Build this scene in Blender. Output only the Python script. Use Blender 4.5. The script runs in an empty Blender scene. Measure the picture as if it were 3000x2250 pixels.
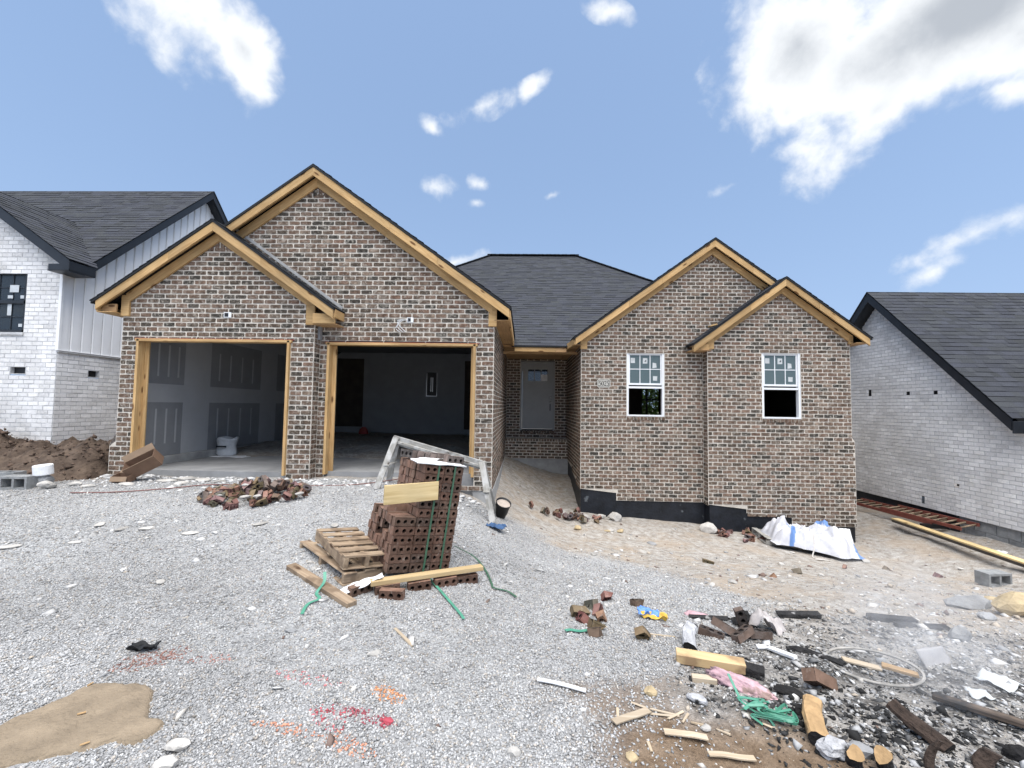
import bpy, math, random
import numpy as np
from mathutils import Matrix, Vector, Euler

random.seed(7)
RNG = np.random.default_rng(11)
SC = bpy.context.scene
COL = SC.collection

# ------------------------------------------------------------------ camera
EYE = 1.55
PITCH, ROLL, YAW = math.atan(64/1250), 0.0150, math.atan(35/1250)
_f = Vector((-math.sin(YAW)*math.cos(PITCH), math.cos(YAW)*math.cos(PITCH), math.sin(PITCH)))
_r0 = Vector((math.cos(YAW), math.sin(YAW), 0)); _u0 = _r0.cross(_f)
_r = math.cos(ROLL)*_r0 + math.sin(ROLL)*_u0
_u = -math.sin(ROLL)*_r0 + math.cos(ROLL)*_u0
cam_data = bpy.data.cameras.new('camera'); cam = bpy.data.objects.new('camera', cam_data); COL.objects.link(cam)
cam_data.sensor_width = 36; cam_data.sensor_fit = 'HORIZONTAL'; cam_data.lens = 15.0
cam_data.clip_start = 0.05; cam_data.clip_end = 4000
cam.matrix_world = Matrix(((_r.x, _u.x, -_f.x, 0), (_r.y, _u.y, -_f.y, 0), (_r.z, _u.z, -_f.z, EYE), (0, 0, 0, 1)))
SC.camera = cam

# ------------------------------------------------------------------ light and exposure
SUN_EL, SUN_AZ = math.radians(73), math.radians(172)      # azimuth measured from +Y towards +X: the sun stands behind the camera, to its right
SKY_STRENGTH = 0.105
sun_dir = Vector((math.sin(SUN_AZ)*math.cos(SUN_EL), math.cos(SUN_AZ)*math.cos(SUN_EL), math.sin(SUN_EL)))
sl = bpy.data.lights.new('sun', 'SUN'); sl.energy = 2.9; sl.angle = math.radians(74); sl.color = (1.0, 0.965, 0.91)
so = bpy.data.objects.new('sun', sl); COL.objects.link(so)
so.rotation_euler = (-sun_dir).to_track_quat('-Z', 'Y').to_euler(); so.location = (0, 0, 30)
SC.view_settings.view_transform = 'Standard'; SC.view_settings.look = 'None'
SC.view_settings.exposure = 1.08; SC.view_settings.gamma = 1.0; SC.view_settings.use_curve_mapping = False

SC.cycles.max_bounces = 6; SC.cycles.volume_bounces = 2; SC.cycles.diffuse_bounces = 3; SC.cycles.glossy_bounces = 2; SC.cycles.transparent_max_bounces = 8
SC.cycles.use_adaptive_sampling = True; SC.cycles.adaptive_threshold = .02
world = bpy.data.worlds.new('World'); SC.world = world; world.use_nodes = True
world.cycles.sampling_method = 'MANUAL'; world.cycles.sample_map_resolution = 512
def build_world():
    nt = world.node_tree; nt.nodes.clear(); N = nt.nodes.new; L = nt.links.new
    out = N('ShaderNodeOutputWorld'); bg = N('ShaderNodeBackground'); bg.inputs['Strength'].default_value = SKY_STRENGTH
    L(bg.outputs[0], out.inputs[0])
    sky = N('ShaderNodeTexSky'); sky.sky_type = 'NISHITA'; sky.sun_disc = False
    sky.sun_elevation = SUN_EL; sky.sun_rotation = SUN_AZ; sky.altitude = 250
    sky.air_density = 1.0; sky.dust_density = 0.6; sky.ozone_density = 2.0
    tc = N('ShaderNodeTexCoord'); D = tc.outputs['Generated']
    def vm(op, a, b=None):
        n = N('ShaderNodeVectorMath'); n.operation = op
        for i, v in enumerate((a, b)):
            if v is None: continue
            if hasattr(v, 'is_output'): L(v, n.inputs[i])
            else: n.inputs[i].default_value = v
        return n.outputs['Value'] if op in ('DOT_PRODUCT', 'LENGTH') else n.outputs[0]
    def ma(op, a, b=None, c=None, clamp=False):
        n = N('ShaderNodeMath'); n.operation = op; n.use_clamp = clamp
        for i, v in enumerate((a, b, c)):
            if v is None: continue
            if hasattr(v, 'is_output'): L(v, n.inputs[i])
            else: n.inputs[i].default_value = v
        return n.outputs[0]
    def noise(vec, scale, detail, rough=.55, dist=0.):
        n = N('ShaderNodeTexNoise'); n.inputs['Scale'].default_value = scale; n.inputs['Detail'].default_value = detail
        n.inputs['Roughness'].default_value = rough; n.inputs['Distortion'].default_value = dist
        L(vec, n.inputs['Vector']); return n.outputs['Fac']
    # warp the direction a little so that no outline is an ellipse
    wn = N('ShaderNodeTexNoise'); wn.inputs['Scale'].default_value = 5.0; wn.inputs['Detail'].default_value = 5
    L(D, wn.inputs['Vector'])
    w = vm('SCALE', vm('SUBTRACT', wn.outputs['Color'], (.5, .5, .5))); w.node.inputs['Scale'].default_value = .075
    Dw = vm('ADD', D, w)
    nz = noise(D, 11.0, 9, .56, .15)
    total = None
    # (direction on the sky, long half axis, short half axis, its roll, density)
    CL = CLOUDS
    for (c, a, b, ra, rb, dens) in CL:
        p = vm('SUBTRACT', Dw, c)
        comb = N('ShaderNodeCombineXYZ')
        L(ma('DIVIDE', vm('DOT_PRODUCT', p, a), ra), comb.inputs[0]); L(ma('DIVIDE', vm('DOT_PRODUCT', p, b), rb), comb.inputs[1])
        L(ma('DIVIDE', vm('DOT_PRODUCT', p, c), .6), comb.inputs[2])
        e = ma('SUBTRACT', 1.0, vm('LENGTH', comb.outputs[0]))
        e = ma('MINIMUM', ma('MULTIPLY', e, dens), ma('MULTIPLY', e, max(2.2, dens)))
        total = e if total is None else ma('SMOOTH_MAX', total, e, .2)
    # the rest of the sky, behind and beside the camera: unseen clouds of the same kind, thickened to add white fill light
    sep = N('ShaderNodeSeparateXYZ'); L(D, sep.inputs[0])
    zc = ma('MAXIMUM', sep.outputs[2], .06)
    pc = N('ShaderNodeCombineXYZ'); L(ma('DIVIDE', sep.outputs[0], zc), pc.inputs[0]); L(ma('DIVIDE', sep.outputs[1], zc), pc.inputs[1])
    far = noise(pc.outputs[0], .55, 6, .55)
    away = ma('MULTIPLY_ADD', vm('DOT_PRODUCT', D, tuple(_f)), -2.2, 1.25, clamp=True)
    e2 = ma('MULTIPLY_ADD', ma('SUBTRACT', far, .47), 4.5, 0.0)
    e2 = ma('ADD', ma('MULTIPLY', e2, away), ma('SUBTRACT', away, 1.0))
    total = ma('MAXIMUM', total, e2)
    v = ma('ADD', total, ma('MULTIPLY_ADD', nz, 2.7, -1.36))
    mr = N('ShaderNodeMapRange'); mr.interpolation_type = 'SMOOTHSTEP'; L(v, mr.inputs[0])
    mr.inputs[1].default_value = .08; mr.inputs[2].default_value = 1.02; mr.inputs[3].default_value = 0; mr.inputs[4].default_value = 1
    # thick middles of the clouds turn grey underneath
    thick = N('ShaderNodeMapRange'); thick.interpolation_type = 'SMOOTHSTEP'; L(ma('ADD', total, ma('MULTIPLY_ADD', nz, 1.6, -.8)), thick.inputs[0])
    thick.inputs[1].default_value = .9; thick.inputs[2].default_value = 2.1; thick.inputs[3].default_value = 0; thick.inputs[4].default_value = 1
    cm = N('ShaderNodeMix'); cm.data_type = 'RGBA'; L(thick.outputs[0], cm.inputs[0])
    k = 1/SKY_STRENGTH
    cm.inputs[6].default_value = (.50*k, .515*k, .53*k, 1); cm.inputs[7].default_value = (.25*k, .27*k, .30*k, 1)
    hs = N('ShaderNodeHueSaturation'); hs.inputs['Hue'].default_value = .494; hs.inputs['Saturation'].default_value = SKY_SAT; hs.inputs['Value'].default_value = SKY_VAL
    sv = N('ShaderNodeSeparateXYZ'); L(D, sv.inputs[0]); cv = N('ShaderNodeCombineXYZ')      # clear air right down to the horizon: no dusty band
    L(sv.outputs[0], cv.inputs[0]); L(sv.outputs[1], cv.inputs[1]); L(ma('MULTIPLY_ADD', ma('MAXIMUM', sv.outputs[2], 0.0), .85, SKY_LIFT), cv.inputs[2])
    L(vm('NORMALIZE', cv.outputs[0]), sky.inputs['Vector'])
    L(sky.outputs[0], hs.inputs['Color'])
    hz = ma('MULTIPLY', ma('POWER', ma('SUBTRACT', 1.0, ma('MAXIMUM', sv.outputs[2], 0.0)), 4.0), .42)     # summer haze low in the sky
    hm = N('ShaderNodeMix'); hm.data_type = 'RGBA'; L(hz, hm.inputs[0]); L(hs.outputs[0], hm.inputs[6]); hm.inputs[7].default_value = (.235*k, .275*k, .345*k, 1)
    mx = N('ShaderNodeMix'); mx.data_type = 'RGBA'; L(mr.outputs[0], mx.inputs[0]); L(hm.outputs[2], mx.inputs[6]); L(cm.outputs[2], mx.inputs[7])
    L(mx.outputs[2], bg.inputs['Color'])
SKY_SAT, SKY_VAL, SKY_LIFT = .88, 1.14, .30
def _cloud(az, el, roll, ra, rb, dens):
    # azimuth and elevation in degrees seen from the lot, roll of the long axis, half sizes in radians
    az, el, roll = map(math.radians, (az, el, roll))
    c = Vector((math.sin(az)*math.cos(el), math.cos(az)*math.cos(el), math.sin(el)))
    h = Vector((math.cos(az), -math.sin(az), 0)); v = h.cross(c)
    a = h*math.cos(roll)+v*math.sin(roll); b = -h*math.sin(roll)+v*math.cos(roll)
    return (tuple(c), tuple(a), tuple(b), ra, rb, dens)
CLOUDS = [_cloud(*t) for t in [
    (-40.9, 37.0, -32, 0.166, 0.088, 1.25),
    (-35.8, 35.3, -62, 0.113, 0.062, 1.20),
    (-6.0, 35.4, 22, 0.101, 0.031, 0.88),
    (0.2, 37.5, 40, 0.053, 0.022, 0.85),
    (-12.4, 33.2, -25, 0.041, 0.020, 0.85),
    (-12.9, 27.0, 15, 0.061, 0.027, 0.85),
    (-6.7, 27.7, -10, 0.036, 0.019, 0.78),
    (-7.4, 25.8, 0, 0.033, 0.012, 0.70),
    (46.2, 33.1, 4, 0.302, 0.127, 2.30),
    (32.6, 35.9, 10, 0.162, 0.140, 1.60),
    (39.4, 28.7, 22, 0.220, 0.082, 1.30),
    (31.5, 31.1, -70, 0.077, 0.048, 1.10),
    (47.1, 15.9, 15, 0.119, 0.034, 0.74),
    (44.6, 13.2, 20, 0.066, 0.025, 0.72),
    (10.4, 43.4, -25, 0.054, 0.021, 0.78),
    (26.2, 25.4, 8, 0.072, 0.017, 0.66),
    (4.6, 26.6, 10, 0.029, 0.012, 0.66),
    (-9.7, 18.9, 12, 0.114, 0.023, 0.70),
    (48.6, 26.5, -20, 0.067, 0.033, 0.90),
]]
build_world()

# ------------------------------------------------------------------ helpers
WM = {}                                            # world matrices of what has been placed
def put(o, parent=None, Mw=None):
    Mw = Mw if Mw is not None else Matrix.Identity(4)
    COL.objects.link(o)
    if parent is not None:
        o.parent = parent; o.matrix_parent_inverse = WM[parent.name].inverted()
    o.matrix_basis = Mw; WM[o.name] = Mw
    return o
def tag(o, label=None, cat=None, group=None, kind=None):
    if label: o['label'] = label
    if cat: o['category'] = cat
    if group: o['group'] = group
    if kind: o['kind'] = kind
    elif cat: o['kind'] = 'thing'
    return o
def thing(name, loc, label, cat, group=None, rz=0.0):
    o = bpy.data.objects.new(name, None); o.empty_display_size = .2
    put(o, None, Matrix.Translation(loc) @ Matrix.Rotation(rz, 4, 'Z')); return tag(o, label, cat, group)
def mesh_data(name, v, f, mat, smooth=False, cols=None):
    me = bpy.data.meshes.new(name); me.from_pydata([tuple(p) for p in v], [], f)
    if mat is not None: me.materials.append(mat)
    if cols is not None:
        a = me.color_attributes.new('Col', 'FLOAT_COLOR', 'POINT')
        c = np.ones((len(v), 4), np.float32); c[:, :3] = np.asarray(cols, np.float32)[:, :3]
        a.data.foreach_set('color', c.ravel())
    if smooth: me.polygons.foreach_set('use_smooth', [True]*len(me.polygons))
    me.update(); return me
def obj(name, me, parent=None, Mw=None): return put(bpy.data.objects.new(name, me), parent, Mw)
class MB:
    def __init__(s): s.v = []; s.f = []; s.c = []
    def add(s, vs, fs, col=(1, 1, 1)):
        b = len(s.v); s.v += [tuple(p) for p in vs]; s.f += [tuple(i+b for i in f) for f in fs]; s.c += [col]*len(vs)
    def box(s, x0, x1, y0, y1, z0, z1, col=(1, 1, 1), M=None):
        vs = [Vector((x, y, z)) for x in (x0, x1) for y in (y0, y1) for z in (z0, z1)]
        if M is not None: vs = [M @ p for p in vs]
        s.add(vs, [(0, 1, 3, 2), (4, 6, 7, 5), (0, 4, 5, 1), (2, 3, 7, 6), (0, 2, 6, 4), (1, 5, 7, 3)], col)
    def poly(s, pts, col=(1, 1, 1)): s.add(pts, [tuple(range(len(pts)))], col)
    def prism(s, pts, d, col=(1, 1, 1)):
        n = len(pts); pts = [Vector(p) for p in pts]; d = Vector(d)
        s.add(pts+[p+d for p in pts], [tuple(range(n))[::-1], tuple(range(n, 2*n))]+[(i, (i+1) % n, n+(i+1) % n, n+i) for i in range(n)], col)
    def build(s, name, mat, parent=None, Mw=None, smooth=False):
        return obj(name, mesh_data(name, s.v, s.f, mat, smooth, s.c), parent, Mw)
def chamfer(lx, ly, lz, b=.004, jit=0.0, rnd=random):
    # box of the given size about the origin with cut edges: 24 verts
    hx, hy, hz = lx/2, ly/2, lz/2; b = min(b, hx*.45, hy*.45, hz*.45); V = []; idx = {}
    for sx in (-1, 1):
        for sy in (-1, 1):
            for sz in (-1, 1):
                j = [rnd.uniform(-jit, jit) for _ in range(3)]
                for ax in range(3):
                    p = [sx*(hx-(0 if ax == 0 else b)), sy*(hy-(0 if ax == 1 else b)), sz*(hz-(0 if ax == 2 else b))]
                    idx[(sx, sy, sz, ax)] = len(V); V.append(tuple(p[i]+j[i] for i in range(3)))
    F = []
    def face(l): F.append(tuple(l))
    for ax in range(3):
        o1, o2 = [i for i in range(3) if i != ax]
        for sgn in (-1, 1):
            q = []
            for s1, s2 in ((-1, -1), (1, -1), (1, 1), (-1, 1)):
                k = [0, 0, 0]; k[ax] = sgn; k[o1] = s1; k[o2] = s2; q.append(idx[(*k, ax)])
            if (sgn == 1) == (ax == 1): q = q[::-1]
            face(q)
    for ax in range(3):                            # edges parallel to ax
        o1, o2 = [i for i in range(3) if i != ax]
        for s1 in (-1, 1):
            for s2 in (-1, 1):
                q = []
                for sg, a in ((-1, o1), (1, o1), (1, o2), (-1, o2)):
                    k = [0, 0, 0]; k[ax] = sg; k[o1] = s1; k[o2] = s2; q.append(idx[(*k, a)])
                face(q)
    for sx in (-1, 1):
        for sy in (-1, 1):
            for sz in (-1, 1): face([idx[(sx, sy, sz, a)] for a in range(3)])
    return V, F
def frame(p0, p1, up=(0, 0, 1)):
    p0, p1 = Vector(p0), Vector(p1); x = (p1-p0).normalized(); z = Vector(up)
    y = z.cross(x)
    if y.length < 1e-5: y = Vector((0, 1, 0)).cross(x)
    y.normalize(); z = x.cross(y)
    m = Matrix((x, y, z)).transposed().to_4x4(); m.translation = (p0+p1)/2; return m
def board(name, p0, p1, w, t, mat, parent=None, up=(0, 0, 1), b=.004, jit=0.0):
    # a board from p0 to p1: w across (local Y), t along the up vector
    L = (Vector(p1)-Vector(p0)).length; V, F = chamfer(L, w, t, b, jit)
    return obj(name, mesh_data(name, V, F, mat), parent, frame(p0, p1, up))
def rot(rx=0, ry=0, rz=0): return Euler((rx, ry, rz)).to_matrix().to_4x4()
def T(x, y, z): return Matrix.Translation((x, y, z))

# value noise for shapes
_NT = np.random.default_rng(3).random((64, 64)).astype(np.float64)
def vnoise(x, y, s=1.0, octv=4, rough=.5):
    x = np.asarray(x, float)*s; y = np.asarray(y, float)*s; tot = 0.; amp = 1.; nrm = 0.
    for o in range(octv):
        xi = np.floor(x).astype(int); yi = np.floor(y).astype(int); fx = x-xi; fy = y-yi
        fx = fx*fx*(3-2*fx); fy = fy*fy*(3-2*fy)
        g = lambda i, j: _NT[(xi+i+o*17) % 64, (yi+j+o*29) % 64]
        tot = tot+amp*((g(0, 0)*(1-fx)+g(1, 0)*fx)*(1-fy)+(g(0, 1)*(1-fx)+g(1, 1)*fx)*fy)
        nrm += amp; amp *= rough; x = x*2.03+5.1; y = y*2.03+1.7
    return tot/nrm*2-1
def sst(a, b, x): t = np.clip((np.asarray(x, float)-a)/(b-a), 0, 1); return t*t*(3-2*t)

# lie of the land: level gravel in front, up to the garage slab, down along the bedroom wing
def land(x, y):
    x = np.asarray(x, float); y = np.asarray(y, float)
    a = sst(-2.0, 1.0, x)
    zl = .28*sst(2.5, 6.6, y)+.25*sst(7.5, 11, y)
    A = .78+.08*(np.clip(x, -1, 7)-1.27)-.17*np.clip(x-7, 0, 2)
    zr = -A*sst(1.8, 8.4, y)+.42*sst(9.6, 12.2, y)*(1-sst(1.4, 3.0, x))
    return zl*(1-a)+zr*a
def zone(x, y):
    # 1 = clean gravel of the drive, 0 = trodden dirt of the lot
    x = np.asarray(x, float); y = np.asarray(y, float)
    xb = np.interp(y, [0, 1.6, 2.2, 2.8, 3.4, 4.4, 5.5, 6.5, 7.5], [.1, .3, .75, 1.25, 1.75, 2.15, 1.7, .3, -.2])
    g = 1-sst(-.35, .45, x-xb+.5*vnoise(x, y, 1.3, 3))
    return g*(1-sst(6.7, 7.4, y+.3*vnoise(x, y, 1.9, 3)))
def ground(x, y):
    x = np.asarray(x, float); y = np.asarray(y, float)
    g = zone(x, y)
    return land(x, y)+.03*vnoise(x, y, .8, 3)+(1-g)*(.045*vnoise(x+9, y, 2.1, 4))+.008*vnoise(x, y+4, 6, 2)
def gz(x, y): return float(ground(x, y))

# ------------------------------------------------------------------ materials
def nodes(name):
    m = bpy.data.materials.new(name); m.use_nodes = True; nt = m.node_tree
    return m, nt, nt.nodes['Principled BSDF'], nt.nodes.new, nt.links.new
def ramp(N, stops):
    r = N('ShaderNodeValToRGB'); e = r.color_ramp.elements
    while len(e) < len(stops): e.new(.5)
    for i, (p, c) in enumerate(stops): e[i].position = p; e[i].color = (*c, 1)
    return r
def mixn(N, L, mode, fac, a, b):
    n = N('ShaderNodeMix'); n.data_type = 'RGBA'; n.blend_type = mode
    for k, v in ((0, fac), (6, a), (7, b)):
        if hasattr(v, 'is_output'): L(v, n.inputs[k])
        else: n.inputs[k].default_value = v if k == 0 else (*v, 1)
    return n.outputs[2]
def mat(name, col, rough=.85, var=.25, scale=6, attr=False, bump=.0, bscale=50, rand=0.0, space='Object', stretch=None, col2=None, spec=.3, metal=0.0, spots=None):
    m, nt, P, N, L = nodes(name)
    tc = N('ShaderNodeTexCoord')
    vec = tc.outputs['Object'] if space == 'Object' else N('ShaderNodeNewGeometry').outputs['Position']
    oi = N('ShaderNodeObjectInfo')
    if rand:
        ad = N('ShaderNodeVectorMath'); ad.operation = 'ADD'; sc = N('ShaderNodeMath'); sc.operation = 'MULTIPLY'; sc.inputs[1].default_value = 37.0
        L(oi.outputs['Random'], sc.inputs[0]); L(vec, ad.inputs[0]); L(sc.outputs[0], ad.inputs[1]); vec = ad.outputs[0]
    if stretch:
        mp = N('ShaderNodeMapping'); mp.inputs['Scale'].default_value = stretch; L(vec, mp.inputs[0]); vec = mp.outputs[0]
    n = N('ShaderNodeTexNoise'); n.inputs['Scale'].default_value = scale; n.inputs['Detail'].default_value = 6; n.inputs['Roughness'].default_value = .6; L(vec, n.inputs['Vector'])
    c = Vector(col); lo = c*(1-var); hi = Vector(col2) if col2 else c*(1+var)
    r = ramp(N, [(.3, lo), (.7, hi)]); L(n.outputs['Fac'], r.inputs[0]); out = r.outputs[0]
    if attr:
        at = N('ShaderNodeAttribute'); at.attribute_name = 'Col'; out = mixn(N, L, 'MULTIPLY', 1.0, out, at.outputs['Color'])
    if rand:
        mr = N('ShaderNodeMapRange'); L(oi.outputs['Random'], mr.inputs[0]); mr.inputs[3].default_value = 1-rand; mr.inputs[4].default_value = 1+rand
        cc = N('ShaderNodeCombineColor')
        for i in range(3): L(mr.outputs[0], cc.inputs[i])
        out = mixn(N, L, 'MULTIPLY', 1.0, out, cc.outputs[0])
    if spots:
        vo = N('ShaderNodeTexNoise'); vo.inputs['Scale'].default_value = spots[1]; vo.inputs['Detail'].default_value = 5; L(vec, vo.inputs['Vector'])
        rr = ramp(N, [(spots[2], (0, 0, 0)), (spots[2]+.08, (1, 1, 1))]); L(vo.outputs['Fac'], rr.inputs[0])
        out = mixn(N, L, 'MIX', rr.outputs[0], out, spots[0])
    L(out, P.inputs['Base Color']); P.inputs['Roughness'].default_value = rough; P.inputs['Metallic'].default_value = metal
    P.inputs['Specular IOR Level'].default_value = spec
    if bump:
        bn = N('ShaderNodeTexNoise'); bn.inputs['Scale'].default_value = bscale; bn.inputs['Detail'].default_value = 5; L(vec, bn.inputs['Vector'])
        bp = N('ShaderNodeBump'); bp.inputs['Strength'].default_value = bump; bp.inputs['Distance'].default_value = .02; L(bn.outputs['Fac'], bp.inputs['Height']); L(bp.outputs[0], P.inputs['Normal'])
    return m
def wood(name, a, b, knots=True, rand=.12, rough=.75, dirt=None):
    m, nt, P, N, L = nodes(name)
    tc = N('ShaderNodeTexCoord'); oi = N('ShaderNodeObjectInfo')
    ad = N('ShaderNodeVectorMath'); ad.operation = 'ADD'; sc = N('ShaderNodeMath'); sc.operation = 'MULTIPLY'; sc.inputs[1].default_value = 53.0
    L(oi.outputs['Random'], sc.inputs[0]); L(tc.outputs['Object'], ad.inputs[0]); L(sc.outputs[0], ad.inputs[1])
    mp = N('ShaderNodeMapping'); mp.inputs['Scale'].default_value = (.9, 11, 11); L(ad.outputs[0], mp.inputs[0])
    n = N('ShaderNodeTexNoise'); n.inputs['Scale'].default_value = 3.2; n.inputs['Detail'].default_value = 6; n.inputs['Distortion'].default_value = .7; L(mp.outputs[0], n.inputs['Vector'])
    r = ramp(N, [(.32, a), (.68, b)]); L(n.outputs['Fac'], r.inputs[0]); out = r.outputs[0]
    n2 = N('ShaderNodeTexNoise'); n2.inputs['Scale'].default_value = 1.6; n2.inputs['Detail'].default_value = 3; L(ad.outputs[0], n2.inputs['Vector'])
    r2 = ramp(N, [(.3, (.78, .78, .78)), (.7, (1.12, 1.1, 1.06))]); L(n2.outputs['Fac'], r2.inputs[0]); out = mixn(N, L, 'MULTIPLY', 1.0, out, r2.outputs[0])
    if knots:
        k = N('ShaderNodeTexVoronoi'); mk = N('ShaderNodeMapping'); mk.inputs['Scale'].default_value = (2.2, 7, 7); L(ad.outputs[0], mk.inputs[0]); L(mk.outputs[0], k.inputs['Vector']); k.inputs['Scale'].default_value = 1.0
        rk = ramp(N, [(.10, (1, 1, 1)), (.17, (0, 0, 0))]); L(k.outputs['Distance'], rk.inputs[0]); out = mixn(N, L, 'MIX', rk.outputs[0], out, (a[0]*.33, a[1]*.26, a[2]*.22))
    if dirt:
        n3 = N('ShaderNodeTexNoise'); n3.inputs['Scale'].default_value = 7; n3.inputs['Detail'].default_value = 6; L(ad.outputs[0], n3.inputs['Vector'])
        r3 = ramp(N, [(.48, (0, 0, 0)), (.62, (1, 1, 1))]); L(n3.outputs['Fac'], r3.inputs[0]); out = mixn(N, L, 'MIX', r3.outputs[0], out, dirt)
    mr = N('ShaderNodeMapRange'); L(oi.outputs['Random'], mr.inputs[0]); mr.inputs[3].default_value = 1-rand; mr.inputs[4].default_value = 1+rand
    cc = N('ShaderNodeCombineColor')
    for i in range(3): L(mr.outputs[0], cc.inputs[i])
    out = mixn(N, L, 'MULTIPLY', 1.0, out, cc.outputs[0])
    L(out, P.inputs['Base Color']); P.inputs['Roughness'].default_value = rough; P.inputs['Specular IOR Level'].default_value = .25
    bp = N('ShaderNodeBump'); bp.inputs['Strength'].default_value = .25; bp.inputs['Distance'].default_value = .004; L(n.outputs['Fac'], bp.inputs['Height']); L(bp.outputs[0], P.inputs['Normal'])
    return m
def brick_mat(name, smear, amt, var=.35, edge=.62):
    m, nt, P, N, L = nodes(name)
    pos = N('ShaderNodeNewGeometry').outputs['Position']
    at = N('ShaderNodeAttribute'); at.attribute_name = 'Col'
    n = N('ShaderNodeTexNoise'); n.inputs['Scale'].default_value = 13; n.inputs['Detail'].default_value = 6; n.inputs['Roughness'].default_value = .65; L(pos, n.inputs['Vector'])
    r = ramp(N, [(.32, (1-var,)*3), (.68, (1+var,)*3)]); L(n.outputs['Fac'], r.inputs[0])
    out = mixn(N, L, 'MULTIPLY', 1.0, at.outputs['Color'], r.outputs[0])
    n2 = N('ShaderNodeTexNoise'); n2.inputs['Scale'].default_value = 19; n2.inputs['Detail'].default_value = 8; n2.inputs['Roughness'].default_value = .7; n2.inputs['Distortion'].default_value = .4; L(pos, n2.inputs['Vector'])
    r2 = ramp(N, [(edge-.10, (0, 0, 0)), (edge+.07, (amt,)*3)]); L(n2.outputs['Fac'], r2.inputs[0])
    out = mixn(N, L, 'MIX', r2.outputs[0], out, smear)
    n3 = N('ShaderNodeTexNoise'); n3.inputs['Scale'].default_value = 1.3; n3.inputs['Detail'].default_value = 4; L(pos, n3.inputs['Vector'])
    r3 = ramp(N, [(.3, (.86, .85, .83)), (.7, (1.14, 1.14, 1.14))]); L(n3.outputs['Fac'], r3.inputs[0]); out = mixn(N, L, 'MULTIPLY', 1.0, out, r3.outputs[0])
    L(out, P.inputs['Base Color']); P.inputs['Roughness'].default_value = .92; P.inputs['Specular IOR Level'].default_value = .15
    bp = N('ShaderNodeBump'); bp.inputs['Strength'].default_value = .5; bp.inputs['Distance'].default_value = .008; L(n2.outputs['Fac'], bp.inputs['Height']); L(bp.outputs[0], P.inputs['Normal'])
    return m
m_brick = brick_mat('tumbled_brick', (.46, .42, .36), .72, .50, .60)
m_mortar = mat('mortar', (.60, .55, .48), .95, .22, 5, space='World', bump=.6, bscale=90)
m_wbrick = brick_mat('whitewashed_brick', (.70, .69, .69), .8, .13, .52)
m_wmortar = mat('white_mortar', (.50, .50, .50), .95, .2, 7, space='World', bump=.5, bscale=80)
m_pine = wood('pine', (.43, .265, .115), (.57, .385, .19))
m_pine_shade = wood('shaded_pine', (.36, .22, .11), (.48, .31, .16))  # darker pine copy, mostly for eave undersides; shade put into the colour
m_old = wood('weathered_wood', (.24, .23, .21), (.38, .37, .345), dirt=(.44, .43, .41))
m_pallet = wood('pallet_wood', (.25, .18, .12), (.42, .32, .225), dirt=(.19, .135, .09))
m_shingle = mat('asphalt_shingle', (.045, .048, .054), .95, .35, 90, attr=True, space='World', bump=.5, bscale=220)
m_tar = mat('roof_edge_black', (.012, .013, .015), .7, .3, 12, space='World')
m_blackpaint = mat('black_trim', (.016, .019, .024), .45, .25, 5, space='World', spec=.4)
m_found = mat('tar_waterproofing', (.011, .013, .018), .5, .5, 5, space='World', bump=.3, bscale=20, spec=.35, spots=((.10, .11, .12), 6, .66))
m_conc = mat('concrete', (.34, .34, .335), .9, .22, 4, space='World', bump=.25, bscale=40)
m_slab = mat('garage_slab', (.27, .27, .27), .85, .2, 2.2, space='World', bump=.2, bscale=25)
m_block = mat('concrete_block', (.27, .275, .275), .95, .25, 9, space='World', bump=.7, bscale=110, rand=.12)
m_dry = mat('drywall', (.28, .285, .295), .95, .08, 3, space='World')
m_ceil = mat('dimmed_ceiling_board', (.17, .17, .175), .95, .1, 3, space='World')  # darker than the wall board to cut bounced light in the garage
m_mud = mat('joint_compound', (.46, .465, .475), .95, .05, 3, space='World')
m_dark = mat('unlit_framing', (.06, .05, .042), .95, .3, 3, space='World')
m_white = mat('white_vinyl', (.78, .79, .80), .4, .05, 4, space='World', spec=.4)
m_siding = mat('white_siding', (.82, .82, .82), .5, .04, 2, space='World', spec=.4)
m_label = mat('glass_label', (.52, .54, .54), .7, .15, 12)
m_paper = mat('white_paper', (.78, .78, .78), .8, .1, 9)
m_door = mat('grey_primer', (.36, .37, .37), .5, .08, 3, space='World')
m_metal = mat('brushed_metal', (.55, .55, .55), .35, .1, 5, metal=1.0)
m_card = mat('cardboard', (.17, .105, .07), .9, .15, 8)
m_card2 = mat('cardboard_outside', (.26, .185, .125), .9, .12, 8)
m_char = mat('charred_wood', (.022, .021, .021), .85, .6, 18, bump=.9, bscale=55, spots=((.30, .29, .28), 14, .62), rand=.2)
m_rock = mat('limestone', (.42, .40, .37), .95, .32, 6, bump=.7, bscale=22, rand=.22)
m_rock2 = mat('grey_stone', (.30, .30, .30), .95, .3, 7, bump=.7, bscale=25, rand=.25)
m_ochre = mat('ochre_rock', (.42, .33, .20), .95, .35, 5, bump=.8, bscale=20)
m_strap = mat('green_strap', (.07, .25, .17), .45, .2, 10, spec=.5)
m_strapd = mat('dark_green_strap', (.045, .11, .065), .45, .2, 10, spec=.5)
m_red = mat('red_paint', (.33, .05, .04), .6, .25, 8)
m_plastic_black = mat('black_plastic', (.012, .012, .013), .45, .3, 8, spec=.4)
m_blue = mat('blue_cloth', (.045, .09, .18), .9, .4, 20)
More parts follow.
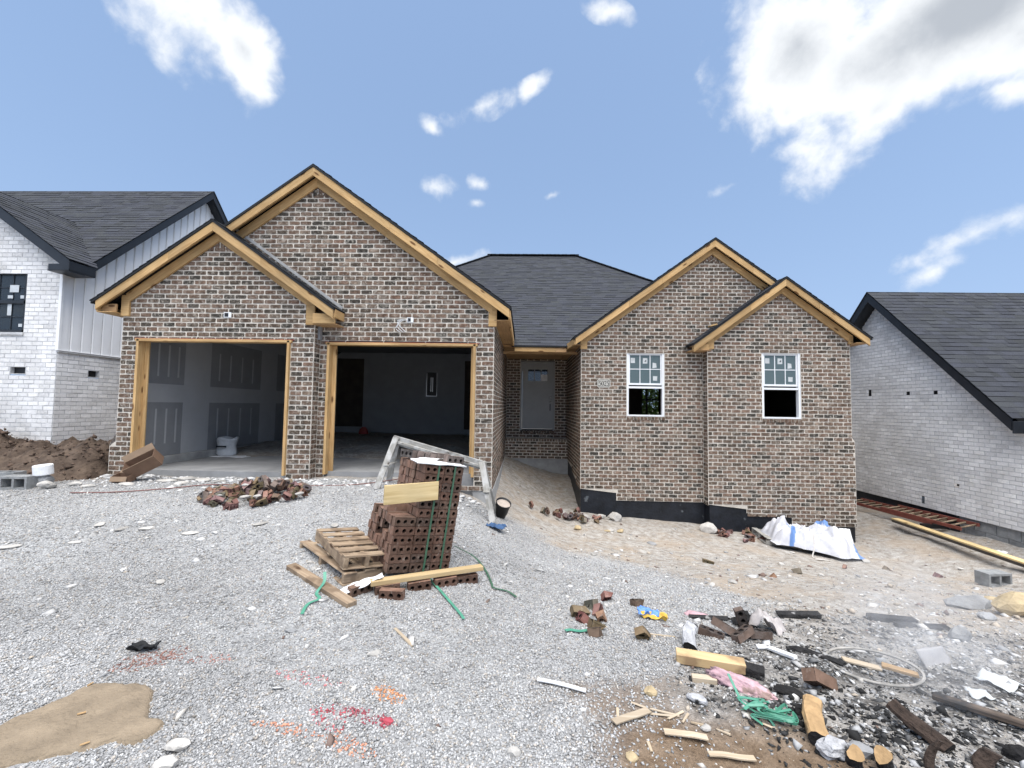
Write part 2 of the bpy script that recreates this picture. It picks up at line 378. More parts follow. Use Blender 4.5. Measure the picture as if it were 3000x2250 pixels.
def glass_mat(name, tint, alpha=.35, spec=.5):
    m, nt, P, N, L = nodes(name)
    P.inputs['Base Color'].default_value = (*tint, 1); P.inputs['Roughness'].default_value = .06; P.inputs['IOR'].default_value = 1.5
    P.inputs['Specular IOR Level'].default_value = spec; P.inputs['Alpha'].default_value = alpha
    return m
m_glass = glass_mat('window_glass', (.11, .15, .155), .80, .5)
m_glass_d = glass_mat('dark_window_glass', (.03, .04, .05), .8, .4)

# ------------------------------------------------------------------ the ground sheet
def build_ground():
    def axis(lo, hi, step, far):
        n = np.arange(lo, hi+1e-6, step); k = [10, 18, 35, 80, 200, 600]
        return np.concatenate([[lo-a for a in k[::-1]], [lo-5, lo-2, lo-.8], n, [hi+.8, hi+2, hi+5], [hi+a for a in k]])
    xs = axis(-11.5, 11.0, .09, 0); ys = axis(.6, 13.5, .09, 0)
    X, Y = np.meshgrid(xs, ys); Z = ground(np.clip(X, -14, 12), np.clip(Y, 0, 16))
    dist = np.maximum(np.abs(X)-14, np.abs(Y-7)-12); Z = np.where(dist > 0, Z*(1-sst(0, 30, dist))-.6*sst(0, 30, dist), Z)
    nx, ny = len(xs), len(ys)
    v = np.stack([X, Y, Z], -1).reshape(-1, 3)
    i = np.arange(nx*ny).reshape(ny, nx)
    f = np.stack([i[:-1, :-1], i[:-1, 1:], i[1:, 1:], i[1:, :-1]], -1).reshape(-1, 4)
    me = bpy.data.meshes.new('ground'); me.vertices.add(len(v)); me.vertices.foreach_set('co', v.ravel())
    me.loops.add(len(f)*4); me.loops.foreach_set('vertex_index', f.ravel()); me.polygons.add(len(f))
    me.polygons.foreach_set('loop_start', np.arange(len(f))*4); me.polygons.foreach_set('loop_total', np.full(len(f), 4))
    me.polygons.foreach_set('use_smooth', np.ones(len(f), bool)); me.update(calc_edges=True)
    # what the ground is made of: red = gravel, green = bare soil, blue = ash of the burn pile
    c = np.zeros((len(v), 4), np.float32); c[:, 3] = 1
    c[:, 0] = zone(v[:, 0], v[:, 1]); c[:, 1] = soil(v[:, 0], v[:, 1]); c[:, 2] = ash(v[:, 0], v[:, 1])
    a = me.color_attributes.new('Col', 'FLOAT_COLOR', 'POINT'); a.data.foreach_set('color', c.ravel())
    m, nt, P, N, L = nodes('lot_ground')
    pos = N('ShaderNodeNewGeometry').outputs['Position']
    def nz(s, d=6, r=.6):
        n = N('ShaderNodeTexNoise'); n.inputs['Scale'].default_value = s; n.inputs['Detail'].default_value = d; n.inputs['Roughness'].default_value = r; L(pos, n.inputs['Vector']); return n.outputs['Fac']
    at = N('ShaderNodeAttribute'); at.attribute_name = 'Col'; sp = N('ShaderNodeSeparateColor'); L(at.outputs['Color'], sp.inputs[0])
    fine = nz(70, 4, .7); mid = nz(9, 7, .65); big = nz(1.6, 5)
    def rmp(fac, st): r = ramp(N, st); L(fac, r.inputs[0]); return r.outputs[0]
    grav = rmp(fine, [(.3, (.18, .18, .18)), (.5, (.35, .35, .35)), (.7, (.55, .55, .545))])
    dirt = rmp(mid, [(.28, (.22, .195, .165)), (.45, (.36, .325, .285)), (.6, (.47, .445, .41)), (.75, (.60, .58, .555))])
    dirt = mixn(N, L, 'MULTIPLY', 1.0, dirt, rmp(fine, [(.3, (.62, .62, .62)), (.7, (1.2, 1.2, 1.2))]))
    dirt = mixn(N, L, 'MIX', rmp(big, [(.47, (0, 0, 0)), (.64, (.55, .55, .55))]), dirt, (.40, .32, .24))
    soilc = mixn(N, L, 'MULTIPLY', 1.0, rmp(mid, [(.3, (.14, .095, .06)), (.7, (.27, .20, .14))]), rmp(fine, [(.3, (.75,)*3), (.7, (1.25,)*3)]))
    ashc = mixn(N, L, 'MULTIPLY', 1.0, rmp(mid, [(.3, (.20, .185, .165)), (.5, (.33, .31, .285)), (.68, (.50, .48, .455))]), rmp(fine, [(.3, (.55,)*3), (.7, (1.4,)*3)]))
    soot = N('ShaderNodeMath'); soot.operation = 'MULTIPLY'; sn = rmp(nz(3.4, 6, .65), [(.47, (0, 0, 0)), (.60, (.85, .85, .85))]); L(sp.outputs[2], soot.inputs[1]); sb = N('ShaderNodeSeparateColor'); L(sn, sb.inputs[0]); L(sb.outputs[0], soot.inputs[0])
    ashc = mixn(N, L, 'MIX', soot.outputs[0], ashc, (.045, .042, .040))
    grav = mixn(N, L, 'MULTIPLY', 1.0, grav, rmp(nz(.9, 4, .55), [(.35, (.86, .85, .84)), (.65, (1.12, 1.12, 1.12))]))
    out = mixn(N, L, 'MIX', sp.outputs[0], dirt, grav)
    out = mixn(N, L, 'MIX', sp.outputs[1], out, soilc); out = mixn(N, L, 'MIX', sp.outputs[2], out, ashc)
    L(out, P.inputs['Base Color']); P.inputs['Roughness'].default_value = .97; P.inputs['Specular IOR Level'].default_value = .15
    b1 = N('ShaderNodeBump'); b1.inputs['Strength'].default_value = 1.0; b1.inputs['Distance'].default_value = .05; L(mid, b1.inputs['Height'])
    b2 = N('ShaderNodeBump'); b2.inputs['Strength'].default_value = .8; b2.inputs['Distance'].default_value = .012; L(fine, b2.inputs['Height']); L(b1.outputs[0], b2.inputs['Normal'])
    L(b2.outputs[0], P.inputs['Normal'])
    me.materials.append(m)
    return tag(obj('ground', me), kind='structure')
def blob(x, y, cx, cy, rx, ry, w=.45, s=1.6):
    d = np.hypot((x-cx)/rx, (y-cy)/ry)+w*vnoise(x+cx, y+cy, s, 3); return 1-sst(.75, 1.15, d)
def soil(x, y):
    x = np.asarray(x, float); y = np.asarray(y, float)
    s = blob(x, y, .95, 2.02, .60, .34)
    s = np.maximum(s, blob(x, y, -9.5, 8.2, 3.0, 2.2)); s = np.maximum(s, .75*blob(x, y, .7, 2.35, .5, .3, .7, 3))
    return np.clip(s, 0, 1)
def ash(x, y):
    x = np.asarray(x, float); y = np.asarray(y, float)
    return np.clip(np.maximum(blob(x, y, 2.2, 2.45, 1.2, .75), .7*blob(x, y, 2.9, 3.3, .9, .5)), 0, 1)
build_ground()

# ------------------------------------------------------------------ masonry
COURSE, PITCHB = .0813, .2032
def sub_holes(iv, holes, z):
    for (x0, x1, z0, z1) in holes:
        if z0 <= z <= z1:
            new = []
            for a, b in iv:
                if x1 <= a or x0 >= b: new.append((a, b)); continue
                if a < x0: new.append((a, x0))
                if b > x1: new.append((x1, b))
            iv = new
    return iv
def brick_geo(cx, cz, L, H, seed, proud=.006, rad=.012, j=.0022, vertical=False):
    r = random.Random(seed); hl, hh = L/2, H/2; pts = []
    rad = min(rad, hl*.5, hh*.5)
    for sx, sz in ((1, 1), (-1, 1), (-1, -1), (1, -1)):
        cc = [(hl, hh-rad), (hl-rad*.35, hh-rad*.35), (hl-rad, hh)]
        if sx*sz < 0: cc = cc[::-1]
        pts += [(sx*a, sz*b) for a, b in cc]
    V = []
    for a, b in pts: V.append((cx+a, -.012, cz+b))
    dz = r.uniform(-.002, .0025)
    for a, b in pts:
        k = .0035
        V.append((cx+a*(1-k/hl)+r.uniform(-j, j), proud+dz+r.uniform(-.0012, .0012), cz+b*(1-k/hh*.7)+r.uniform(-j, j)))
    n = len(pts); F = [tuple(range(n, 2*n))]+[(i, (i+1) % n, n+(i+1) % n, n+i) for i in range(n)]
    return V, F
PAL = [tuple(.93*c for c in t) for t in [(.160, .106, .078), (.145, .097, .071), (.180, .121, .090), (.118, .084, .063), (.088, .067, .051), (.066, .055, .045), (.195, .142, .106), (.155, .097, .070), (.058, .051, .043), (.135, .100, .076), (.165, .118, .089), (.140, .096, .071)]]
WPAL = [(.70, .69, .68), (.73, .72, .71), (.67, .66, .655), (.76, .75, .74), (.61, .60, .59), (.72, .71, .69)]
class Wall:
    """A masonry face: local x along the wall, y out of it, z up."""
    def __init__(s, Mw, allowed, z0, z1, pal, seed, off=0.0, course=COURSE, joint=.0155, proud=.006, rad=.012, jit=.0022):
        s.M, s.allowed, s.z0, s.z1 = Mw, allowed, z0, z1; s.mort = MB(); s.bricks = []; s.pal = pal
        rr = random.Random(seed); n = int(math.ceil((z1-z0)/course-1e-6)); s.kw = dict(proud=proud, rad=rad, j=jit)
        for i in range(n):
            a0 = z0+i*course; a1 = min(a0+course, z1); zc = (a0+a1)/2; iv = allowed(zc); ib = allowed(a0+1e-4); it = allowed(a1-1e-4)
            if not (len(iv) == len(ib) == len(it)): ib = it = iv
            for (b0, b1), (t0, t1) in zip(ib, it): s.mort.add([(b0, 0, a0), (b1, 0, a0), (t1, 0, a1), (t0, 0, a1)], [(0, 1, 2, 3)])
            drift = rr.uniform(-.008, .008)
            for (x0, x1) in iv:
                k = math.floor((x0-off)/PITCHB)-1
                while True:
                    p = off+k*PITCHB+(PITCHB/2 if i % 2 else 0)+drift; q = p+PITCHB; k += 1
                    if p >= x1: break
                    a = max(p, x0+.001); b = min(q, x1-.001)
                    if b-a < .035: continue
                    full = (b-a) > PITCHB-.004
                    L = b-a-joint+rr.uniform(-.003, .003); H = a1-a0-joint+rr.uniform(-.003, .002)
                    if H < .02: continue
                    c = rr.choice(pal); v = rr.uniform(.85, 1.15); c = tuple(u*v for u in c)
                    s.bricks.append(((a+b)/2, zc+rr.uniform(-.0015, .0015), L, H, c, full, rr.randrange(10**6)))
    def build(s, parent, name, mmat, bmat, singles=0, pick=None, variants=None, cname='brick_courses'):
        w = s.mort.build(name, mmat, parent, s.M)
        todo = s.bricks
        if singles:
            full = [b for b in todo if b[5]]; full.sort(key=pick); chosen = set(id(b) for b in full[:singles])
            for b in todo:
                if id(b) in chosen:
                    me = variants[b[6] % len(variants)]
                    obj('brick', me, w, s.M @ T(b[0], 0, b[1]) @ rot(0, random.uniform(-.006, .006), 0))
            todo = [b for b in todo if id(b) not in chosen]
        if todo:
            mb = MB()
            for cx, cz, L, H, c, full, sd in todo:
                V, F = brick_geo(cx, cz, L, H, sd, **s.kw); mb.add(V, F, c)
            o = mb.build(cname, bmat, w, s.M); tag(o, kind='stuff')
        return w
def variants(pal, bmat, n, joint=.0155, **kw):
    out = []
    for i in range(n):
        V, F = brick_geo(0, 0, PITCHB-joint+random.uniform(-.004, .003), COURSE-joint+random.uniform(-.003, .002), 900+i, **kw)
        v = random.uniform(.85, 1.15); c = tuple(u*v for u in pal[i % len(pal)])
        out.append(mesh_data('brick', V, F, bmat, False, [c]*len(V)))
    return out
BV = variants(PAL, m_brick, 30)
WV = variants(WPAL, m_wbrick, 18, joint=.009, proud=.004, rad=.006, j=.001)
def MF(y):  return Matrix(((1, 0, 0, 0), (0, -1, 0, y), (0, 0, 1, 0), (0, 0, 0, 1)))            # faces -Y (towards the street), local x = X
def MR(x):  return Matrix(((0, 1, 0, x), (1, 0, 0, 0), (0, 0, 1, 0), (0, 0, 0, 1)))             # faces +X, local x = Y
def ML(x):  return Matrix(((0, -1, 0, x), (1, 0, 0, 0), (0, 0, 1, 0), (0, 0, 0, 1)))            # faces -X, local x = Y

# ------------------------------------------------------------------ shingles
def shingles(name, parent, O, e, s, poly, seed, expo=.142, mat_=None, thick=.006):
    """poly = outline in (along eave, up slope) coordinates; O, e, s in world space."""
    rr = random.Random(seed); O, e, s = Vector(O), Vector(e).normalized(), Vector(s).normalized(); n = e.cross(s)
    if n.z < 0: n = -n
    mb = MB(); vs = [p[1] for p in poly]; v0, v1 = min(vs), max(vs)
    def span(v):
        xs = []
        for (a, b), (c, d) in zip(poly, poly[1:]+poly[:1]):
            if (b <= v < d) or (d <= v < b): xs.append(a+(v-b)/(d-b)*(c-a))
        return (min(xs), max(xs)) if len(xs) > 1 else None
    base = MB(); base.poly([O+e*a+s*b-n*.002 for a, b in poly])
    k = 0; v = v0
    while v < v1:
        t = min(v+expo, v1); sb, st = span(v+.004), span(t-.004)
        if sb and st:
            x = sb[0]; x1 = sb[1]
            while x < x1-.02:
                w = rr.uniform(.13, .34); q = min(x+w, x1)
                if x1-q < .05: q = x1
                f0 = (x-sb[0])/(sb[1]-sb[0]+1e-6); f1 = (q-sb[0])/(sb[1]-sb[0]+1e-6)
                u0, u1 = st[0]+f0*(st[1]-st[0]), st[0]+f1*(st[1]-st[0])
                h = thick+(rr.random() < .45)*.006; g = rr.uniform(.84, 1.2); bl = rr.uniform(.95, 1.1)
                d = rr.uniform(-.004, .004)
                a, b = O+e*x+s*(v+d), O+e*q+s*(v+d); c, dd = O+e*u1+s*t, O+e*u0+s*t
                mb.add([a+n*h, b+n*h, c+n*.001, dd+n*.001], [(0, 1, 2, 3)], (g, g, g*bl)); mb.add([a-n*.002, b-n*.002, b+n*h, a+n*h], [(0, 1, 2, 3)], (.6, .6, .62)); x = q  # edge quads darker: black asphalt, plus each course's shadow line put into the colour
        v = t
    r = base.build(name, m_tar, parent)
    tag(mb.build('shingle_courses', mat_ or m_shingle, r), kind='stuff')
    return r

# ------------------------------------------------------------------ the brick house
house = thing('brick_house', (0, 9.5, 0), 'unfinished brown brick house with bare pine trim and two open garage bays', 'house')
G1Y, G2Y, B1Y, B2Y, DY = 7.05, 7.25, 9.54, 9.31, 12.75
def gable(xc, zp, sl, x0, x1, z):
    h = (zp-z)/sl; return (max(x0, xc-h), min(x1, xc+h))
def front(allx, holes):
    def fn(z):
        a, b = allx(z)
        return sub_holes([(a, b)], holes, z) if b-a > .02 else []
    return fn
# wall faces end at the underside of the rake trim
G1R = (-5.24, 4.60, .70); G2R = (-3.68, 5.66, .714); B1R = (4.17, 5.32, .725); B2R = (5.55, 4.39, .74)
g1x = lambda z: gable(G1R[0], G1R[1]-.24, G1R[2], -6.97 if z < .80 else -6.87, -3.54, z)
def g2x(z):
    a, b = gable(G2R[0], G2R[1]-.24, G2R[2], -6.85, -.52, z)
    if z < 3.0: a = max(a, -3.54)
    return (a, b)
b1x = lambda z: gable(B1R[0], B1R[1]-.24, B1R[2], 1.27 if z > -.27 else 2.06, 3.96 if z < 2.9 else 6.95, z)
def b2x(z): return gable(B2R[0], B2R[1]-.24, B2R[2], 3.96 if z > -.51 else (4.755 if z > -.72 else 5.7), 7.045 if z < .9 else 6.99, z)
H_G1 = (-6.57, -3.94, .2, 2.60); H_G2 = (-3.39, -.83, .2, 2.60)
W1 = (2.285, 3.115, 1.36, 2.80); W2 = (5.12, 5.94, 1.36, 2.80)
ROWL = .072
wg1 = Wall(MF(G1Y), front(g1x, [H_G1, (-5.10, -4.99, 2.98, 3.06)]), .285, 4.36, PAL, 1, off=-6.87)
wall_g1 = wg1.build(house, 'garage_wall', m_mortar, m_brick, 300, lambda b: abs(b[0]+5.2)*.2+abs(b[1]-1.6)*.2, BV)
def soldiers(parent, Y, R, x_half, seed):
    rr = random.Random(seed); mb = MB(); xc, zp, sl = R; zp = zp-.24; zb = zp-x_half*sl-.10
    n = int(x_half*2/.0813)
    for i in range(n):
        x = xc-x_half+(i+.5)*2*x_half/n; top = zp-abs(x-xc)*sl-.01; h = top-zb
        if h > .05:
            V, F = brick_geo(x, zb+h/2, .068, h-.01, rr.randrange(9999)); v = rr.uniform(.85, 1.15); mb.add(V, F, tuple(u*v for u in rr.choice(PAL)))
    tag(mb.build('soldier_course', m_brick, parent, MF(Y-.004)), kind='stuff')
wg2 = Wall(MF(G2Y), front(g2x, [H_G2, (-2.02, -1.93, 2.965, 3.04)]), .11, 5.42, PAL, 2, off=-.52)
wall_g2 = wg2.build(house, 'gable_wall', m_mortar, m_brick)
wb1 = Wall(MF(B1Y), front(b1x, [(W1[0], W1[1], W1[2]-ROWL, W1[3])]), -.49, 5.08, PAL, 3, off=1.27)
wall_b1 = wb1.build(house, 'bedroom_wall', m_mortar, m_brick)
wb2 = Wall(MF(B2Y), front(b2x, [(W2[0], W2[1], W2[2]-ROWL, W2[3])]), -.89, 4.15, PAL, 4, off=3.96)
wall_b2 = wb2.build(house, 'projecting_bay_wall', m_mortar, m_brick)
# returns and side walls
Wall(MR(-3.54), lambda z: [(G1Y, G2Y)], .285, 3.0, PAL, 5, off=G1Y-.1).build(house, 'return_wall', m_mortar, m_brick)
Wall(ML(3.96), lambda z: [(B2Y, B1Y)], -.51, 2.9, PAL, 6, off=B2Y-.1).build(house, 'return_wall', m_mortar, m_brick)
Wall(MR(-.52), lambda z: [(G2Y, DY)], .11, 2.98, PAL, 7, off=G2Y-.1).build(house, 'garage_side_wall', m_mortar, m_brick)
Wall(ML(1.27), lambda z: [(B1Y if z > -.27 else B1Y, DY if z > .05 else (11.2 if z > -.11 else 10.3))], -.27, 2.98, PAL, 8, off=B1Y-.1).build(house, 'bedroom_side_wall', m_mortar, m_brick)
Wall(MR(7.045), lambda z: [(B2Y, 15.5)], -.89, .9, PAL, 9, off=B2Y-.1).build(house, 'wing_side_wall', m_mortar, m_brick)
Wall(MR(6.99), lambda z: [(B2Y, 15.5)], .9, 3.0, PAL, 12, off=B2Y-.1).build(house, 'wing_side_wall', m_mortar, m_brick)
Wall(ML(-6.87), lambda z: [(G1Y, 14.9)], .80, 3.1, PAL, 13, off=G1Y-.1).build(house, 'garage_side_wall', m_mortar, m_brick)
Wall(ML(-6.97), lambda z: [(G1Y, 14.9)], .285, .80, PAL, 14, off=G1Y-.1).build(house, 'garage_side_wall', m_mortar, m_brick)
DOOR = (-.10, .92, .83, 2.88)
wd = Wall(MF(DY), lambda z: sub_holes([(-.52, 1.30)], [DOOR], z), .30, 2.98, PAL, 10, off=-.52)
wd.build(house, 'entry_wall', m_mortar, m_brick)
wp = Wall(MF(12.30), lambda z: [(-.52, 1.30)], .055, .055+6*COURSE, PAL, 11, off=-.52)
wall_p = wp.build(house, 'porch_wall', m_mortar, m_brick)
mb = MB(); rr = random.Random(5)
for i in range(23):
    V, F = brick_geo(-.52+.04+i*.0795, .055+6*COURSE+.038, .068, .070, i); v = rr.uniform(.85, 1.15); mb.add(V, F, tuple(u*v for u in rr.choice(PAL)))
tag(mb.build('rowlock_course', m_brick, wall_p, MF(12.30)), kind='stuff')
mb = MB(); mb.box(-.52, 1.30, 12.303, DY, .055+6*COURSE, .61); mb.box(-.52, 1.30, 12.305, 12.5, .1, .6); mb.build('porch_fill', m_mortar, house)
for par, Y, R in ((wall_g1, G1Y, G1R), (wall_g2, G2Y, G2R), (wall_b1, B1Y, B1R), (wall_b2, B2Y, B2R)): soldiers(par, Y, R, .19, int(Y*10))
# sloped rowlock caps where the wall thickens
def cap(x0, x1, z0, z1, y):
    mb = MB(); mb.prism([(x0, y, z0), (x1, y, z0), (x1, y, z1)], (0, 6, 0)); mb.build('ledge_cap', m_brick, house).data.color_attributes['Col'].data.foreach_set('color', np.tile([.1, .085, .08, 1], 6).astype(np.float32))
cap(7.05, 6.992, .90, 1.03, B2Y+.002)
cap(-6.975, -6.872, .80, .99, G1Y+.002)

# foundations
mb = MB()
mb.box(-6.94, -6.60, G1Y+.02, 15, -.6, .284); mb.box(-3.96, -3.38, G1Y+.03, 7.6, -.6, .284)
mb.box(-.84, -.50, G2Y+.012, 12.9, -1.2, .108); mb.build('footing', m_conc, house)
mb = MB(); mb.box(-.50, 1.33, 12.32, 13, -1.2, .053); mb.build('porch_foundation', m_conc, house)
mb = MB(); mb.box(-6.6, -.84, G2Y+.06, 14.9, .0, .38); mb.box(-6.55, -3.95, G1Y+.06, G2Y+.06, .0, .379); gf = mb.build('garage_floor', m_slab, house)
mb = MB()
mb.box(1.30, 7.0, B1Y+.02, 15.5, -1.8, .7); mb.box(3.99, 7.02, B2Y+.02, B1Y+.1, -1.8, .5); mb.box(1.285, 1.5, B1Y+.015, 13.0, -1.6, .1)
mb.build('waterproofed_foundation', m_found, house)

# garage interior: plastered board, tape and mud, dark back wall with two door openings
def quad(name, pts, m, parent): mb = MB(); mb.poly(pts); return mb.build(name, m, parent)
iw = quad('interior_wall', [(-6.72, 7.16, .38), (-6.72, 14.9, .38), (-6.72, 14.9, 3.35), (-6.72, 7.16, 3.35)], m_dry, house)
mb = MB()
def mudp(y0, y1, z0, z1): mb.box(-6.72, -6.7165, y0, y1, z0, z1)
mudp(7.2, 14.8, 1.52, 1.86); mudp(7.2, 14.8, 2.86, 3.3)
for y0, y1 in ((8.25, 8.95), (10.7, 11.4), (13.1, 13.6)): mudp(y0, y1, .5, 1.521); mudp(y0, y1, 1.859, 2.87)
for y in (7.4, 7.62, 7.85, 8.08, 9.2, 9.55, 9.95, 10.35, 11.8, 12.2, 12.6): mudp(y, y+.035, .75, 1.4); mudp(y, y+.035, 2.0, 2.6)
mb.build('joint_compound', m_mud, iw)
board('sill_curb', (-6.66, 7.3, .45), (-6.66, 14.8, .45), .12, .14, m_conc, house)
quad('interior_wall', [(-.62, 7.3, .38), (-.62, 14.9, .38), (-.62, 14.9, 3.35), (-.62, 7.3, 3.35)], m_dry, house)
quad('garage_ceiling', [(-6.74, 7.30, 3.35), (-.6, 7.30, 3.35), (-.6, 14.95, 3.35), (-6.74, 14.95, 3.35)], m_ceil, house)
BY = 14.9
mb = MB()
for x0, x1, z0, z1 in ((-6.72, -6.62, .38, 3.35), (-6.62, -5.66, 3.14, 3.35), (-5.66, -2.08, .38, 3.35), (-2.08, -1.2, 3.10, 3.35), (-1.2, -.62, .38, 3.35), (-6.62, -5.66, .38, .74), (-2.08, -1.2, .38, .70)):
    mb.poly([(x0, BY, z0), (x1, BY, z0), (x1, BY, z1), (x0, BY, z1)])
mb.build('interior_wall', m_dry, house)
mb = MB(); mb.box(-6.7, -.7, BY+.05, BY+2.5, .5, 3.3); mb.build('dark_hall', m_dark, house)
ep = mbp = MB(); mbp.box(-3.42, -3.05, BY-.02, BY-.002, 1.85, 2.68); ep = mbp.build('electrical_panel', m_plastic_black, house)
mb = MB()
for x0, x1, z0, z1 in ((-3.42, -3.05, 1.84, 1.86), (-3.42, -3.405, 1.86, 2.66), (-3.06, -3.05, 1.86, 2.66)): mb.box(x0, x1, BY-.03, BY-.02, z0, z1)
mb.box(-3.27, -3.25, BY-.04, BY-.02, 2.0, 2.5); mb.box(-3.21, -3.19, BY-.04, BY-.02, 2.0, 2.5); mb.build('breaker_rail', m_metal, ep)
# inner front walls so that no daylight leaks round the openings
mb = MB()
mb.box(-6.9, -6.59, G1Y+.10, G1Y+.13, .3, 3.0); mb.box(-6.8, -3.4, G2Y+.10, G2Y+.14, 2.9, 3.34); mb.box(-3.92, -3.41, G2Y+.02, G2Y+.1, .3, 3.34); mb.box(-.81, -.55, G2Y+.10, G2Y+.13, .3, 3.34)
mb.box(-6.9, -3.5, G1Y+.10, G2Y+.13, 2.63, 2.98); mb.box(-3.5, -.55, G2Y+.10, G2Y+.13, 2.63, 3.34); mb.build('inner_front_wall', m_dry, house)
# bedroom interior, with a window in the far wall
mb = MB()
RX0, RX1, RY0, RY1, RZ0, RZ1 = 1.45, 6.85, 9.75, 16.0, .82, 2.95
WB = (4.15, 5.0, 1.25, 2.35)
mb.poly([(RX0, RY0, RZ0), (RX0, RY1, RZ0), (RX0, RY1, RZ1), (RX0, RY0, RZ1)]); mb.poly([(RX1, RY0, RZ0), (RX1, RY0, RZ1), (RX1, RY1, RZ1), (RX1, RY1, RZ0)])
mb.poly([(RX0, RY0, RZ1), (RX1, RY0, RZ1), (RX1, RY1, RZ1), (RX0, RY1, RZ1)]); mb.poly([(RX0, RY0, RZ0), (RX1, RY0, RZ0), (RX1, RY1, RZ0), (RX0, RY1, RZ0)])
for x0, x1, z0, z1 in ((RX0, WB[0], RZ0, RZ1), (WB[1], RX1, RZ0, RZ1), (WB[0], WB[1], RZ0, WB[2]), (WB[0], WB[1], WB[3], RZ1)):
    mb.poly([(x0, RY1, z0), (x1, RY1, z0), (x1, RY1, z1), (x0, RY1, z1)])
mb.poly([(4.0, 12.2, RZ0), (RX1, 12.2, RZ0), (RX1, 12.2, RZ1), (4.0, 12.2, RZ1)])
mb.poly([(RX0, 12.2, RZ0), (3.35, 12.2, RZ0), (3.35, 12.2, RZ1), (RX0, 12.2, RZ1)])
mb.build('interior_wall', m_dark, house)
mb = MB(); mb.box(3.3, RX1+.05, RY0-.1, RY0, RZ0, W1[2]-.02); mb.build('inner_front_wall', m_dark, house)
rw = board('window', (WB[0], 16.02, WB[2]), (WB[1], 16.02, WB[2]), .05, .05, m_white, house)
board('frame', ((WB[0]+WB[1])/2, 16.02, WB[2]), ((WB[0]+WB[1])/2, 16.02, WB[3]), .05, .06, m_dark, rw, up=(0, 1, 0)); board('frame', (WB[0], 16.02, 1.85), (WB[1], 16.02, 1.85), .05, .06, m_white, rw)

# ------------------------------------------------------------------ roofs and pine trim
def rake_pair(R, xl, xr, Yw, over, name='rake'):
    """bare roof edge, fascia board and frieze board on both slopes of a front gable"""
    xc, zp, sl = R; Yf = Yw-over; ca = 1/math.sqrt(1+sl*sl)
    for side, xe in ((-1, xl), (1, xr)):
        if xe is None: continue
        ze = zp-abs(xe-xc)*sl; up = Vector((side*sl, 0, 1)).normalized()
        dd = lambda p, d: Vector(p)-up*d
        # fascia: top edge just under the decking
        a, b = Vector((xc, Yf+.019, zp-.045)), Vector((xe, Yf+.019, ze-.045))
        h = .135*ca
        xm = xc+(xe-xc)*.999
        mb = MB(); mb.prism([(xc, Yf, zp-.05), (xe, Yf, ze-.05), (xe, Yf, ze-.05-.135), (xc, Yf, zp-.05-.135)], (0, .036, 0)); o = mb_obj(mb, 'fascia_board', m_pine, house, side, xc, zp, Yf, sl)
def mb_obj(mb, name, m, parent, side, xc, zp, Y, sl):
    # give the board a local frame along its length so that the grain runs with it
    F_ = frame((xc, Y, zp), (xc+side, Y, zp-sl)); inv = F_.inverted()
    vs = [inv @ Vector(v) for v in mb.v]
    return obj(name, mesh_data(name, vs, mb.f, m), parent, F_)
def rake_board(name, m, R, side, x0, x1, Y, z_top, h, t=.036):
    """board hanging under a rake from x0 to x1 (plumb cut ends), its face at depth Y"""
    xc, zp, sl = R; z = lambda x: zp-abs(x-xc)*sl
    if abs(x1-x0) > 1.7:
        k = .62 if side < 0 else .40; xm = x0+(x1-x0)*k
        rake_board(name, m, R, side, x0, xm-.0015, Y, z_top, h, t); return rake_board(name, m, R, side, xm+.0015, x1, Y-.002, z_top+.003, h, t)
    mb = MB(); mb.prism([(x0, Y, z(x0)-z_top), (x1, Y, z(x1)-z_top), (x1, Y, z(x1)-z_top-h), (x0, Y, z(x0)-z_top-h)], (0, t, 0))
    return mb_obj(mb, name, m, house, side, xc, zp, Y, sl)
def roof_edge(R, xl, xr, Y0, Y1):
    """decking and black roof edge of both slopes, as one sheet with real thickness"""
    xc, zp, sl = R; z = lambda x: zp-abs(x-xc)*sl
    o = []
    for xe in (xl, xr):
        if xe is None: continue
        mb = MB(); mb.prism([(xc, Y0, zp), (xe, Y0, z(xe)), (xe, Y0, z(xe)-.048), (xc, Y0, zp-.048)], (0, Y1-Y0, 0)); o.append(mb.build('roof_deck', m_tar, house))
    return o
OV = .20
# garage bay gable
roof_edge(G1R, -7.24, -3.13, G1Y-OV-.015, G2Y+.02)
roof_edge(G2R, -7.14, -.24, G2Y-OV-.015, 15.2)
roof_edge(B1R, 1.08, 7.28, B1Y-OV-.015, 15.2)
roof_edge(B2R, 3.59, 7.30, B2Y-OV-.015, B1Y+.3)
for R, xl, xr, Y, lo, hi in ((G1R, -7.17, -3.15, G1Y, -6.80, -3.62), (G2R, -5.35, -.26, G2Y, -5.4, -.56), (B1R, 1.12, 6.2, B1Y, 1.33, 6.3), (B2R, 3.60, 7.26, B2Y, 4.02, 7.03)):
    xc = R[0]
    rake_board('fascia_board', m_pine, R, -1, xl, xc, Y-OV, .05, .145); rake_board('fascia_board', m_pine, R, 1, xc, xr, Y-OV, .05, .145)
    rake_board('frieze_board', m_pine, R, -1, lo, xc, Y-.042, .14, .175); rake_board('frieze_board', m_pine, R, 1, xc, hi, Y-.042, .14, .175)
    # sheathed underside between the two
    for side, xe in ((-1, xl), (1, xr)):
        z = lambda x: R[1]-abs(x-xc)*R[2]-.055
        mb = MB(); mb.prism([(xc, Y-OV+.036, z(xc)), (xe, Y-OV+.036, z(xe)), (xe, Y-OV+.036, z(xe)-.015), (xc, Y-OV+.036, z(xc)-.015)], (0, OV-.036, 0)); mb.build('rake_soffit', m_pine_shade, house)
